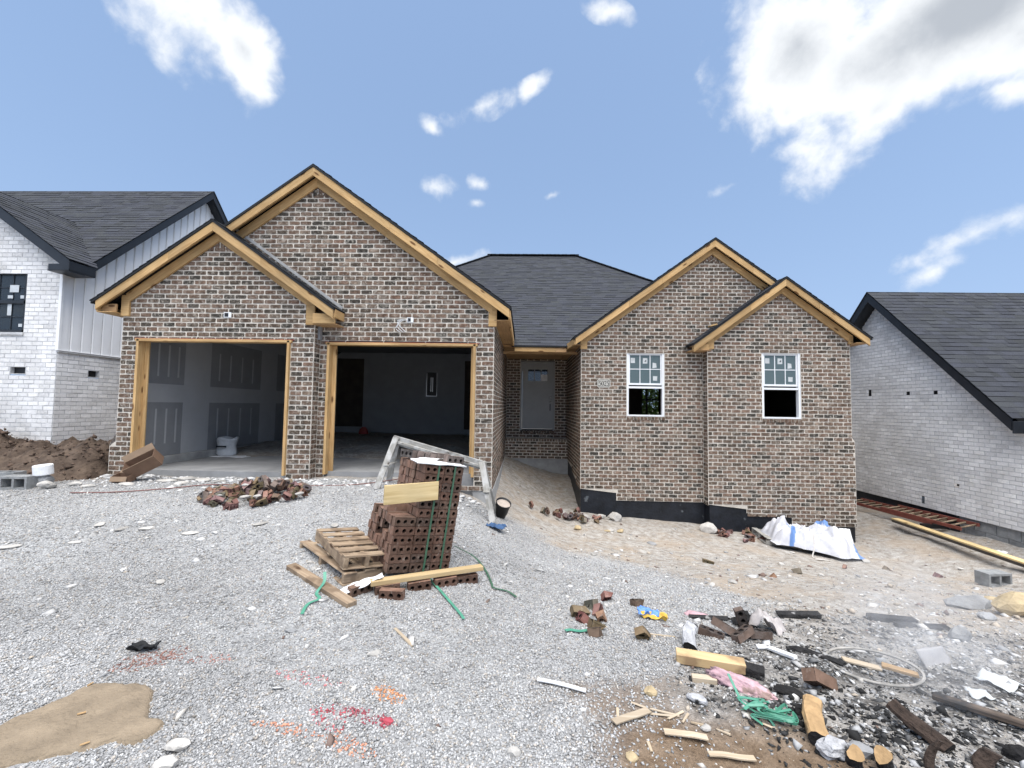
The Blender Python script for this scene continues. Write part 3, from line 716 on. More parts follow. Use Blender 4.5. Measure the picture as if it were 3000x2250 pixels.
# tail blocks at the foot of each frieze
def tail(x0, x1, z0, z1, Y): board('frieze_tail', (x0, Y, (z0+z1)/2), (x1, Y, (z0+z1)/2), .044, z1-z0, m_pine, house)
tail(-6.88, -6.74, 2.98, 3.34, G1Y-.022); tail(-3.68, -3.53, 2.86, 3.25, G1Y-.022); tail(-.62, -.48, 2.90, 3.25, G2Y-.022)
tail(1.25, 1.40, 2.84, 3.14, B1Y-.022); tail(3.95, 4.09, 2.84, 3.07, B2Y-.022); tail(6.94, 7.02, 2.98, 3.14, B2Y-.022)
# boxed eaves
board('eave_return', (-3.53, G1Y-.10, 2.955), (-3.15, G1Y-.10, 2.955), .03, .17, m_pine, house)
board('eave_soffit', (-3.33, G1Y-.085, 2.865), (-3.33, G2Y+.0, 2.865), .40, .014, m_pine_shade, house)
board('eave_fascia', (-3.14, G1Y-OV+.036, 3.03), (-3.14, G2Y, 3.03), .03, .14, m_pine, house)
board('eave_fascia', (-7.17, G1Y-OV+.036, 3.10), (-7.17, 14.5, 3.10), .036, .15, m_pine, house)
board('eave_soffit', (-7.01, G1Y-OV+.02, 3.02), (-7.01, 14.5, 3.02), .28, .014, m_pine, house)
board('eave_return', (-7.15, G1Y-.10, 3.10), (-6.89, G1Y-.10, 3.10), .03, .14, m_pine_shade, house)
board('eave_fascia', (-.26, G2Y-OV+.036, 3.08), (-.26, 9.93, 3.02), .036, .15, m_pine, house)
board('eave_soffit', (-.385, G2Y-.05, 3.005), (-.385, 12.7, 2.985), .27, .014, m_pine_shade, house)
board('eave_fascia', (1.11, B1Y-OV+.036, 2.985), (1.0, 9.99, 2.95), .036, .13, m_pine, house)
board('eave_soffit', (1.19, B1Y-.05, 2.935), (1.19, 12.7, 2.945), .24, .014, m_pine_shade, house)
board('eave_return', (3.60, B2Y-.11, 2.875), (3.95, B2Y-.11, 2.875), .03, .14, m_pine, house)
board('eave_soffit', (3.78, B2Y-OV+.03, 2.80), (3.78, B1Y, 2.80), .38, .014, m_pine_shade, house)
board('eave_fascia', (7.27, B2Y-OV+.036, 3.04), (7.27, 15, 3.04), .036, .12, m_pine, house)
board('eave_soffit', (7.13, B2Y-OV+.02, 2.985), (7.13, 15, 2.985), .27, .014, m_pine_shade, house)
board('wood_scrap', (3.99, 9.27, 3.33), (4.14, 9.27, 3.37), .14, .03, m_pine, house)
board('porch_fascia', (-.23, 9.93, 2.875), (.73, 9.93, 2.865), .036, .10, m_pine, house); board('porch_fascia', (.732, 9.935, 2.865), (.98, 9.935, 2.862), .036, .10, m_pine_shade, house)
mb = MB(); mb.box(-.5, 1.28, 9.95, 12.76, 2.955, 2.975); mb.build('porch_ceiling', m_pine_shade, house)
board('porch_beam', (-.5, 10.2, 2.83), (1.27, 10.2, 2.83), .1, .06, m_pine_shade, house)
# shingled slopes
def slope_sh(name, R, side, xe, Y0, Y1, seed):
    xc, zp, sl = R; ze = zp-abs(xe-xc)*sl+.003; L = math.hypot(xe-xc, zp-ze)
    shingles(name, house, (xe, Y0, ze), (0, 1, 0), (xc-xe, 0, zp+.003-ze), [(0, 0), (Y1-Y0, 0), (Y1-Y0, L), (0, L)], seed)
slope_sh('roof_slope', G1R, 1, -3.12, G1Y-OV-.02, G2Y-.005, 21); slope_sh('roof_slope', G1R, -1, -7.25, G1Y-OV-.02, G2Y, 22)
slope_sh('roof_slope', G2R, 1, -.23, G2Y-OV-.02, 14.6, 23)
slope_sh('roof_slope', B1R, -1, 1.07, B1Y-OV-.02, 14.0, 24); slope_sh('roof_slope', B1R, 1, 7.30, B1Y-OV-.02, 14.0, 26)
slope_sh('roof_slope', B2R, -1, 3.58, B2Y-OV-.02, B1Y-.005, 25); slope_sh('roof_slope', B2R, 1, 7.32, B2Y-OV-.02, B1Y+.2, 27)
board('lit_edge_strip', (-3.16, G2Y-.012, 3.19), (-5.16, G2Y-.012, 4.62), .012, .05, m_conc, house, up=(0, 0, 1))  # pale strip added as the slope's lit shingle edge along the gable wall
MS = .735; my0 = 9.90; mz0 = 2.955; Ls = lambda Y: (Y-my0)*math.sqrt(1+MS*MS)
P2 = lambda x, Y: (x, Ls(Y))
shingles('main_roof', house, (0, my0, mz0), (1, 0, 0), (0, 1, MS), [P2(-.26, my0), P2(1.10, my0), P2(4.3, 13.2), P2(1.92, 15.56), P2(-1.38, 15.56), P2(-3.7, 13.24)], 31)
mb = MB(); zr = mz0+MS*(15.56-my0)
mb.add([(-1.38, 15.56, zr), (1.92, 15.56, zr), (7.2, 10.3, mz0+MS*.4), (7.2, 20.8, mz0+MS*.4), (-6.64, 10.3, mz0+MS*.4), (-6.64, 20.8, mz0+MS*.4)], [(1, 2, 3), (0, 5, 4), (0, 1, 3, 5)]); mb.build('hip_roof', m_shingle, house)
mb = MB()
for a, b in (((-1.40, 15.56, zr), (1.94, 15.56, zr)), ((1.92, 15.56, zr), (4.4, 13.08, zr-MS*2.48)), ((-1.38, 15.56, zr), (-3.75, 13.19, zr-MS*2.37))):
    a, b = Vector(a), Vector(b); n = int((b-a).length/.14)
    for i in range(n): mb.box(-.085, .085, -.13, .13, .0, .02+.004*(i % 2), (random.uniform(.6, 1.3),)*3, frame(a+(b-a)*(i/n), a+(b-a)*((i+1)/n)))
tag(mb.build('ridge_cap', m_shingle, house), kind='stuff')
mb = MB(); mb.box(-.30, 1.12, 9.885, 9.91, 2.925, 2.952); mb.build('drip_edge', m_tar, house)

# garage door frames
def opening(h, Y, dz):
    x0, x1, z0, z1 = h
    board('door_jamb', (x0+.02, Y+.03, .34), (x0+.02, Y+.03, z1-.01), .16, .045, m_pine, house, up=(1, 0, 0)); board('door_jamb', (x1-.02, Y+.03, .34), (x1-.02, Y+.03, z1-.01), .16, .045, m_pine, house, up=(1, 0, 0))
    board('door_stop', (x0+.075, Y+.10, .38), (x0+.075, Y+.10, z1-.05), .03, .07, m_pine, house, up=(1, 0, 0)); board('door_stop', (x1-.065, Y+.10, .38), (x1-.065, Y+.10, z1-.05), .03, .05, m_pine, house, up=(1, 0, 0))
    board('door_header', (x0-.03, Y+.03, z1-.025), (x1+.03, Y+.03, z1-.025), .16, .045, m_pine, house)
    mb = MB(); mb.box(x0-.06, x1+.06, Y-.016, Y+.10, z1-.001, z1+.008); mb.build('steel_lintel', m_red, house)
opening(H_G1, G1Y, 0); opening(H_G2, G2Y, 0)
def smooth_path(pts, n=6):
    P = [Vector(p) for p in pts]; P = [P[0]*2-P[1]]+P+[P[-1]*2-P[-2]]; out = []
    for i in range(1, len(P)-2):
        for k in range(n):
            t = k/n; a, b, c, d = P[i-1:i+3]
            out.append(.5*((2*b)+(c-a)*t+(2*a-5*b+4*c-d)*t*t+(3*b-a-3*c+d)*t**3))
    return out+[P[-2]]
def curve_tube(name, pts, r, m, parent=None, res=5, sides=6, r1=None):
    path = smooth_path(pts, res) if res else [Vector(p) for p in pts]; V = []; F = []; n = len(path); ref = Vector((0, 0, 1))
    for i, p in enumerate(path):
        t = (path[min(i+1, n-1)]-path[max(i-1, 0)]).normalized(); x = t.cross(ref)
        if x.length < 1e-3: x = t.cross(Vector((0, 1, 0)))
        x.normalize(); y = x.cross(t); rr_ = r+(((r1 if r1 is not None else r)-r)*i/(n-1))
        V += [p+(x*math.cos(k/sides*math.tau)+y*math.sin(k/sides*math.tau))*rr_ for k in range(sides)]
    for i in range(n-1):
        for k in range(sides): F.append((i*sides+k, i*sides+(k+1) % sides, (i+1)*sides+(k+1) % sides, (i+1)*sides+k))
    F += [tuple(range(sides))[::-1], tuple(range((n-1)*sides, n*sides))]
    return obj(name, mesh_data(name, V, F, m, True), parent)
m_rope = mat('cotton_cord', (.55, .52, .48), .9, .1, 20)
m_wire = mat('white_cable', (.72, .73, .74), .6, .05, 9)
for (a, b, Y, z) in ((-6.35, -3.98, G1Y, 2.60), (-3.1, -.95, G2Y, 2.60)):
    for i in range(4):
        x = a+(b-a)*i/3+random.uniform(-.05, .05)
        curve_tube('weep_cord', [(x, Y+.01, z+.045), (x-.005, Y-.02, z+.03), (x-.03*random.choice((-1, 1, .4)), Y-.022, z-.035)], .005, m_rope, house)
def jbox(x0, x1, z0, z1, Y):
    mb = MB(); mb.box(x0, x1, Y-.012, Y+.03, z0, z1); o = mb.build('junction_box', m_white, house)
    mb = MB(); mb.box(x0+.012, x1-.045, Y-.014, Y-.011, z0+.012, z1-.012); mb.build('box_opening', m_plastic_black, o)
jbox(-5.11, -4.985, 2.975, 3.065, G1Y); jbox(-2.03, -1.92, 2.96, 3.045, G2Y)
for k in range(3): curve_tube('loose_cable', [(-1.99, G2Y, 3.0), (-2.10-.03*k, G2Y-.05-.02*k, 2.98), (-2.20+.03*k, G2Y-.08, 2.85+.02*k), (-2.13+.05*k, G2Y-.04, 2.78)], .006, m_wire, house)

# ------------------------------------------------------------------ windows, door, number plaque
def sash_window(h, Y, label, gap=0.0):
    x0, x1, z0, z1 = h; Yf = Y+.03; zm = z0+(z1-z0)*.47
    mb = MB(); fw = .045
    for a in ((x0, x1, z1-fw, z1), (x0, x1, z0, z0+.035), (x0, x0+fw, z0+.035, z1-fw), (x1-fw, x1, z0+.035, z1-fw)): mb.box(a[0], a[1], Yf-.02, Yf+.07, a[2], a[3])
    w = mb.build('window', m_white, house); tag(w, label)
    mb = MB(); sx0, sx1, sz0, sz1 = x0+fw, x1-fw, zm+.02, z1-fw; s = .042
    for a in ((sx0, sx1, sz1-s*.7, sz1), (sx0, sx1, sz0, sz0+s), (sx0, sx0+s*.8, sz0+s, sz1-s*.7), (sx1-s*.8, sx1, sz0+s, sz1-s*.7)): mb.box(a[0], a[1], Yf+.005, Yf+.045, a[2], a[3])
    mb.build('sash', m_white, w)
    mb = MB(); mb.box(sx0, sx1, Yf-.01, Yf+.06, zm-.055, zm-.012); mb.build('meeting_rail', m_white, w)
    if gap: mb = MB(); mb.box(sx0, sx1, Yf+.03, Yf+.035, zm-.012, zm+.019); mb.build('rail_gap', m_plastic_black, w)
    gx0, gx1, gz0, gz1 = sx0+s*.8, sx1-s*.8, sz0+s, sz1-s*.7
    for i in (1, 2): x = gx0+(gx1-gx0)*i/3; mb = MB(); mb.box(x-.008, x+.008, Yf+.012, Yf+.032, gz0, gz1); mb.build('muntin', m_white, w)
    zz = (gz0+gz1)/2; mb = MB(); mb.box(gx0, gx1, Yf+.013, Yf+.031, zz-.008, zz+.008); mb.build('muntin', m_white, w)
    for i in range(3):
        for j in range(2):
            a, b = gx0+(gx1-gx0)*i/3, gx0+(gx1-gx0)*(i+1)/3; c, d = (gz0, zz) if j == 0 else (zz, gz1)
            mb = MB(); mb.box(a, b, Yf+.020, Yf+.024, c, d); mb.build('pane', m_glass, w)
    # stickers left on by the factory
    W3 = (gx1-gx0)/3; Hh = (gz1-gz0)/2
    for cx, cz, sw, sh, sk in ((.3, 1.62, .42, .36, 0), (1.52, 1.60, .46, .40, .05), (2.45, 1.28, .42, .40, .25), (2.5, .36, .40, .32, -.1)):
        x, z = gx0+W3*cx, gz0+Hh*cz; a, b = W3*sw/2, Hh*sh/2
        mb = MB(); pts = [(x-a, z-b), (x+a, z-b*(1-sk)), (x+a*(1-sk), z+b*(1-abs(sk))), (x-a*(1-sk*.6), z+b)]
        mb.prism([(p, Yf+.0195, q) for p, q in pts], (0, -.001, 0)); st = mb.build('sticker', m_label, w)
        if sk == .05: mb = MB(); mb.prism([(x-a*.4, Yf+.0183, z-b*.3), (x+a*.5, Yf+.0183, z-b*.3), (x+a*.5, Yf+.0183, z+b*.5)], (0, -.0005, 0)); mb.build('sticker_print', m_blackpaint, st)
    # rowlock sill
    rr = random.Random(int(x0*100)); n = 11; mb = None
    for i in range(n):
        xx = x0-.01+(i+.5)*(x1-x0+.02)/n; V, F = chamfer((x1-x0)/n-.010, .12, .068, .006, .0015, rr); v = rr.uniform(.8, 1.2); c = tuple(u*v for u in rr.choice(PAL[:5]))
        o = obj('sill_brick', mesh_data('sill_brick', V, F, m_brick, False, [c]*len(V)), w, T(xx, Y+.035, z0-ROWL/2-.003) @ rot(.10, 0, 0))
    mb = MB(); mb.box(x0-.01, x1+.01, Y-.010, Y+.09, z0-ROWL-.004, z0-.012); mb.build('sill_mortar', m_mortar, w)
    # side reveals and the steel over the head
    mb = MB(); mb.box(x0-.004, x0-.001, Y+.002, Y+.10, z0, z1); mb.box(x1+.001, x1+.004, Y+.002, Y+.10, z0, z1); mb.box(x0-.06, x1+.06, Y-.005, Y+.10, z1+.001, z1+.008); mb.build('reveal', m_mortar, w)
sash_window(W1, B1Y, 'white sash window beside the number plaque, lower half open', .03)
sash_window(W2, B2Y, 'white sash window in the projecting bay, lower half open')
def entry_door():
    x0, x1, z0, z1 = DOOR; Y = DY+.01
    mb = MB()
    for a in ((x0, x0+.05, z0, z1), (x1-.05, x1, z0, z1), (x0+.05, x1-.05, z1-.05, z1)): mb.box(a[0], a[1], Y-.02, Y+.1, a[2], a[3])
    d = mb.build('front_door', m_door, house)
    mb = MB(); mb.box(x0+.05, x1-.05, Y-.03, Y+.08, z0-.0, z0+.045); mb.build('threshold', m_blackpaint, d)
    gx0, gx1, gz0, gz1 = .11, .71, 2.30, 2.66
    mb = MB()
    for a in ((x0+.052, gx0, z0+.05, z1-.055), (gx1, x1-.052, z0+.05, z1-.055), (gx0, gx1, z0+.05, gz0), (gx0, gx1, gz1, z1-.055)): mb.box(a[0], a[1], Y+.03, Y+.07, a[2], a[3])
    mb.build('door_slab', m_door, d)
    for i in range(3): a = gx0+.2*i; mb = MB(); mb.box(a+.012, a+.188, Y+.045, Y+.05, gz0+.012, gz1-.012); mb.build('pane', m_glass_d, d)
    mb = MB()
    for i in range(4): a = gx0+.2*i; mb.box(a-.012, a+.012, Y+.035, Y+.06, gz0, gz1)
    mb.box(gx0, gx1, Y+.036, Y+.059, gz0-.012, gz0+.012); mb.box(gx0, gx1, Y+.036, Y+.059, gz1-.012, gz1+.012); mb.build('glazing_bar', m_door, d)
    mb = MB(); mb.box(.50, .70, Y+.028, Y+.032, 2.31, 2.50); mb.build('permit_notice', m_paper, d)
    for z, n in ((1.82, 'deadbolt'), (1.69, 'door_knob')):
        bpy_m = knob_mesh(.028); obj(n, bpy_m, d, T(.80, Y+.01, z))
    mb = MB(); mb.box(.775, .80, Y, Y+.025, 1.42, 1.62); mb.build('pull_handle', m_blackpaint, d)
    mb = MB(); rr = random.Random(3)
    for i in range(13):
        V, F = brick_geo(x0+.04+i*.0788, z0-.042, .066, .068, i); v = rr.uniform(.85, 1.15); mb.add(V, F, tuple(u*v for u in rr.choice(PAL)))
    tag(mb.build('sill_course', m_brick, d, MF(DY-.02)), kind='stuff')
def knob_mesh(r, n=10):
    v = []; f = []
    prof = [(r*.9, .03), (r, .02), (r, .0), (r*.8, -.02), (r*.3, -.03)]
    for (a, y) in prof:
        for i in range(n): t = i/n*math.tau; v.append((a*math.cos(t), y, a*math.sin(t)))
    for k in range(len(prof)-1):
        for i in range(n): f.append((k*n+i, k*n+(i+1) % n, (k+1)*n+(i+1) % n, (k+1)*n+i))
    f.append(tuple(range((len(prof)-1)*n, len(prof)*n))); return mesh_data('knob', v, f, m_metal, True)
entry_door()
def plaque():
    x0, x1, z0, z1, Y = 1.63, 1.925, 1.985, 2.175, B1Y-.012
    def outl(d, c): a, b, e, g = x0+d, x1-d, z0+d, z1-d; return [(a+c, e), (b-c, e), (b, e+c), (b, g-c), (b-c, g), (a+c, g), (a, g-c), (a, e+c)]
    m_st = mat('cast_stone', (.52, .50, .45), .9, .15, 20, space='World'); m_ink = mat('black_enamel', (.012, .012, .012), .5, .1, 5)
    mb = MB(); mb.prism([(p, Y, q) for p, q in outl(0, .03)], (0, .03, 0)); o = mb.build('number_plaque', m_st, house); tag(o, 'cast stone house number plaque reading 5025')
    mb = MB(); A, B = outl(.014, .03), outl(.022, .029)
    for i in range(8): j = (i+1) % 8; mb.prism([(A[i][0], Y-.002, A[i][1]), (A[j][0], Y-.002, A[j][1]), (B[j][0], Y-.002, B[j][1]), (B[i][0], Y-.002, B[i][1])], (0, .003, 0))
    mb.build('border_line', m_ink, o)
    # digits drawn as strokes, thick and thin as in book type
    def stroke(mbx, pts, ws):
        L, R_ = [], []
        for i, (p, w) in enumerate(zip(pts, ws)):
            a = Vector(pts[max(i-1, 0)]); b = Vector(pts[min(i+1, len(pts)-1)]); t = (b-a).normalized(); nrm = Vector((-t.y, t.x)); p = Vector(p); L.append(p+nrm*w/2); R_.append(p-nrm*w/2)
        for i in range(len(pts)-1): q = [L[i], L[i+1], R_[i+1], R_[i]]; mbx.prism([(c.x, Y-.003, c.y) for c in q], (0, .004, 0))
    Hd, Wd = .10, .052; zb = (z0+z1)/2-Hd/2
    def arc(cx, cy, rx, ry, a0, a1, n=14): return [(cx+rx*math.cos(math.radians(a0+(a1-a0)*i/n)), cy+ry*math.sin(math.radians(a0+(a1-a0)*i/n))) for i in range(n+1)]
    th = lambda n, a=.008, b=.014: [a+(b-a)*abs(math.sin(math.pi*i/(n-1))) for i in range(n)]
    for k, ch in enumerate('5025'):
        xx = (x0+x1)/2-2*.058+k*.058+.003; mb = MB()
        if ch == '5':
            P = [(xx+.046, zb+.096), (xx+.014, zb+.096)]; stroke(mb, P, [.013, .011]); P = [(xx+.014, zb+.096), (xx+.010, zb+.052)]; stroke(mb, P, [.007, .007])
            P = arc(xx+.021, zb+.032, .026, .031, 118, -135); stroke(mb, P, th(len(P), .006, .015))
        elif ch == '0':
            P = arc(xx+.026, zb+.05, .021, .047, 90, 450, 20); stroke(mb, P, [.006+.010*abs(math.cos(math.radians(90+18*i))) for i in range(21)])
        else:
            P = arc(xx+.024, zb+.072, .021, .025, 165, -35); stroke(mb, P, th(len(P), .007, .014)); P = [(xx+.042, zb+.058), (xx+.004, zb+.005)]; stroke(mb, P, [.012, .006]); P = [(xx+.003, zb+.005), (xx+.050, zb+.005)]; stroke(mb, P, [.016, .018])
        mb.build('digit', m_ink, o)
plaque()

# ------------------------------------------------------------------ white house beyond the garage side
def left_house():
    H = thing('white_house', (-10, 8, .4), 'white brick house with black roof edges and vertical siding beyond the dirt heap', 'house')
    X, Y = -8.85, 7.81; sl = .985
    win = (-10.45, -9.545, 2.81, 3.98); vent = (-9.74, -9.44, 2.02, 2.15)
    fr = lambda z: sub_holes([(-12.45, X) if z < 4.0 else (-10.65-max(.0, (5.42-z)/.71), -10.65+max(.001, (5.42-z)/.71))], [win, vent], z) if z < 5.40 else []
    wf = Wall(MF(Y), fr, .2, 5.4, WPAL, 41, off=X, joint=.009, proud=.004, rad=.006, jit=.001)
    wf.build(H, 'front_wall', m_wmortar, m_wbrick, 200, lambda b: 0 if b[0] > -10.7 and .55 < b[1] < 4.6 else 9, WV)
    ws = Wall(MR(X), lambda z: sub_holes([(Y, 15.0)], [(8.40, 8.62, 2.01, 2.14)], z), .2, 2.44, WPAL, 42, off=Y-.1, joint=.009, proud=.004, rad=.006, jit=.001)
    ws.build(H, 'side_wall', m_wmortar, m_wbrick, 100, lambda b: b[0] if b[1] > .6 else 99, WV)
    for M_, h in ((MF(Y), vent), (MR(X), (8.40, 8.62, 2.01, 2.14))):
        mb = MB(); mb.box(h[0], h[1], -.08, -.06, h[2], h[3]); v = mb.build('foundation_vent', m_plastic_black, H, M_)
        mb = MB()
        for a in ((h[0]-.01, h[1]+.01, h[3]-.004, h[3]+.01), (h[0]-.01, h[1]+.01, h[2]-.012, h[2]+.002), (h[0]-.012, h[0]+.002, h[2], h[3]), (h[1]-.002, h[1]+.012, h[2], h[3])): mb.box(a[0], a[1], -.1, .008, a[2], a[3])
        mb.build('vent_frame', m_wmortar, v, M_)
    board('band_course', (X+.012, Y-.01, 2.452), (X+.012, 15, 2.452), .05, .03, m_wmortar, H)
    board('drip_cap', (X+.02, Y-.02, 2.475), (X+.02, 15, 2.475), .05, .012, m_siding, H)
    # vertical vinyl siding, board by board, up to the rake
    zt = lambda y: min(4.24+sl*(y-8.22), 7.20-sl*(y-11.22)) if y > 8.0 else 4.05
    y = Y
    while y < 14.8:
        w = .205; mb = MB(); a, b = y+.004, y+w-.006; zz0, zz1 = zt(a)-.02, zt(b)-.02
        mb.add([(X, a, 2.47), (X+.022, a+.012, 2.47), (X+.022, b-.06, 2.47), (X+.006, b-.05, 2.47), (X+.004, b, 2.47),
                (X, a, zz0), (X+.022, a+.012, zz0), (X+.022, b-.06, zz1), (X+.006, b-.05, zz1), (X+.004, b, zz1)], [(0, 1, 6, 5), (1, 2, 7, 6), (2, 3, 8, 7), (3, 4, 9, 8)])
        mb.build('siding_board', m_siding, H); y += w
    mb = MB(); mb.add([(X-.005, Y, 2.3), (X-.005, 15, 2.3), (X-.005, 15, zt(15)), (X-.005, 11.22, 7.15), (X-.005, 8.1, 4.0), (X-.005, Y, 4.0)], [(0, 1, 2, 3, 4, 5)]); mb.build('sheathing', m_wmortar, H)
    board('corner_post', (X+.01, Y-.006, 2.47), (X+.01, Y-.006, 4.05), .05, .06, m_siding, H, up=(1, 0, 0))
    # black rakes and eaves
    xr = -8.60; ya, za = 11.22, 7.30
    mb = MB(); ye, ze = 8.02, 7.30-sl*3.2
    for y0, y1 in ((ye, ya), (2*ya-ye, ya)):
        z0, z1 = za-sl*abs(ya-y0), za
        mb.prism([(xr, y0, z0), (xr, y1, z1), (xr, y1, z1-.19), (xr, y0, z0-.19)], (-.03, 0, 0))
    mb.build('rake_board', m_blackpaint, H)
    mb = MB()
    for y0 in (ye, 2*ya-ye):
        z0 = za-sl*abs(ya-y0); mb.prism([(xr-.03, y0, z0-.20), (xr-.03, ya, za-.20), (xr-.03, ya, za-.215), (xr-.03, y0, z0-.215)], (-.25, 0, 0))
    mb.build('rake_soffit', m_blackpaint, H)
    E_ = Vector((1, 0, 0)); s_ = Vector((0, 1, sl))
    Lr = math.hypot(3.2, 3.2*sl)
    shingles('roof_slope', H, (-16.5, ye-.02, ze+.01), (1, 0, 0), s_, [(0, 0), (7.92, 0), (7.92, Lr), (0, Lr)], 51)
    mb = MB(); mb.poly([(-16.5, ya, za+.02), (-8.58, ya, za+.02), (-8.58, 14.6, za-sl*3.4), (-16.5, 14.6, za-sl*3.4)]); mb.build('rear_slope', m_shingle, H)
    Wall(MF(8.25), lambda z: [(-16.4, -12.40)], .2, 4.15, WPAL, 44, off=-12.4, joint=.009, proud=.004, rad=.006, jit=.001).build(H, 'recessed_front_wall', m_wmortar, m_wbrick)
    board('eave_fascia', (-16.5, 8.0, ze-.08), (-12.6, 8.0, ze-.08), .03, .17, m_blackpaint, H)
    Wall(ML(-12.45), lambda z: [(Y, 8.25)], .2, 4.0, WPAL, 45, off=Y, joint=.009, proud=.004, rad=.006, jit=.001).build(H, 'side_wall', m_wmortar, m_wbrick)
    # front cross gable: its street rake and right-hand slope
    gx, gz_, gs = -8.42, 4.12, .71; pk = -10.65; zz = lambda x: gz_+gs*(gx-x) if x > pk else gz_+gs*(gx-pk)-gs*(pk-x)
    Yr = 7.52; far = 2*pk-gx
    for xa in (gx, far):
        mb = MB(); mb.prism([(xa, Yr, zz(xa)), (pk, Yr, zz(pk)), (pk, Yr, zz(pk)-.19), (xa, Yr, zz(xa)-.19)], (0, .03, 0)); mb.build('rake_board', m_blackpaint, H)
        mb = MB(); mb.prism([(xa, Yr+.03, zz(xa)-.20), (pk, Yr+.03, zz(pk)-.20), (pk, Yr+.03, zz(pk)-.215), (xa, Yr+.03, zz(xa)-.215)], (0, .27, 0)); mb.build('rake_soffit', m_blackpaint, H)
    Lg = math.hypot(gx-pk, zz(pk)-gz_)
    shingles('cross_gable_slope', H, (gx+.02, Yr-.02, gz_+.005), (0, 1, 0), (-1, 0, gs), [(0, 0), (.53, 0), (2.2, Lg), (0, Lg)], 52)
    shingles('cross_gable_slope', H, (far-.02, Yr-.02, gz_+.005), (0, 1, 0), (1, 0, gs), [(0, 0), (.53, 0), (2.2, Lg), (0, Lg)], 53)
    board('eave_fascia', (gx-.01, Yr, gz_-.10), (gx-.01, 8.02, gz_-.10), .03, .17, m_blackpaint, H)
    board('eave_soffit', (gx-.21, Yr+.01, gz_-.19), (gx-.21, 8.02, gz_-.19), .42, .015, m_blackpaint, H)
    board('eave_return', (gx-.40, Yr+.02, gz_-.13), (gx-.01, Yr+.02, gz_-.13), .03, .12, m_blackpaint, H)
    # black framed window, six over six, labels still on the glass
    x0, x1, z0, z1 = win; Yf = Y+.04
    mb = MB(); f = .05
    for a in ((x0, x1, z1-f, z1), (x0, x1, z0, z0+f), (x0, x0+f, z0, z1), (x1-f, x1, z0, z1), (x0, x1, (z0+z1)/2-.03, (z0+z1)/2+.03)): mb.box(a[0], a[1], Yf-.03, Yf+.05, a[2], a[3])
    w = mb.build('window', m_blackpaint, H)
    for j in range(2):
        a, b = (z0+f, (z0+z1)/2-.03) if j == 0 else ((z0+z1)/2+.03, z1-f)
        mb = MB(); mb.box(x0+f, x1-f, Yf+.012, Yf+.016, a, b); mb.build('pane', m_glass_d, w)
        mb = MB()
        for i in (1, 2): xx = x0+f+(x1-x0-2*f)*i/3; mb.box(xx-.008, xx+.008, Yf, Yf+.012, a, b)
        mb.box(x0+f, x1-f, Yf+.001, Yf+.011, (a+b)/2-.008, (a+b)/2+.008); mb.build('muntin', m_blackpaint, w)
    for x, z, a, b in ((-9.83, 3.66, .09, .07), (-9.90, 3.50, .05, .03), (-9.66, 3.50, .04, .03), (-9.90, 3.25, .04, .11), (-9.66, 2.95, .04, .03)):
        mb = MB(); mb.box(x-a, x+a, Yf-.004, Yf-.002, z-b, z+b); mb.build('sticker', mat('dull_paper', (.50, .53, .55), .8, .1, 9), w)
    board('sill', (x0-.05, Y-.012, z0-.03), (x1+.02, Y-.012, z0-.03), .05, .05, m_wmortar, w)
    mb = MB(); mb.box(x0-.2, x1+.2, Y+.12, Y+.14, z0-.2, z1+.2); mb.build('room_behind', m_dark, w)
left_house()

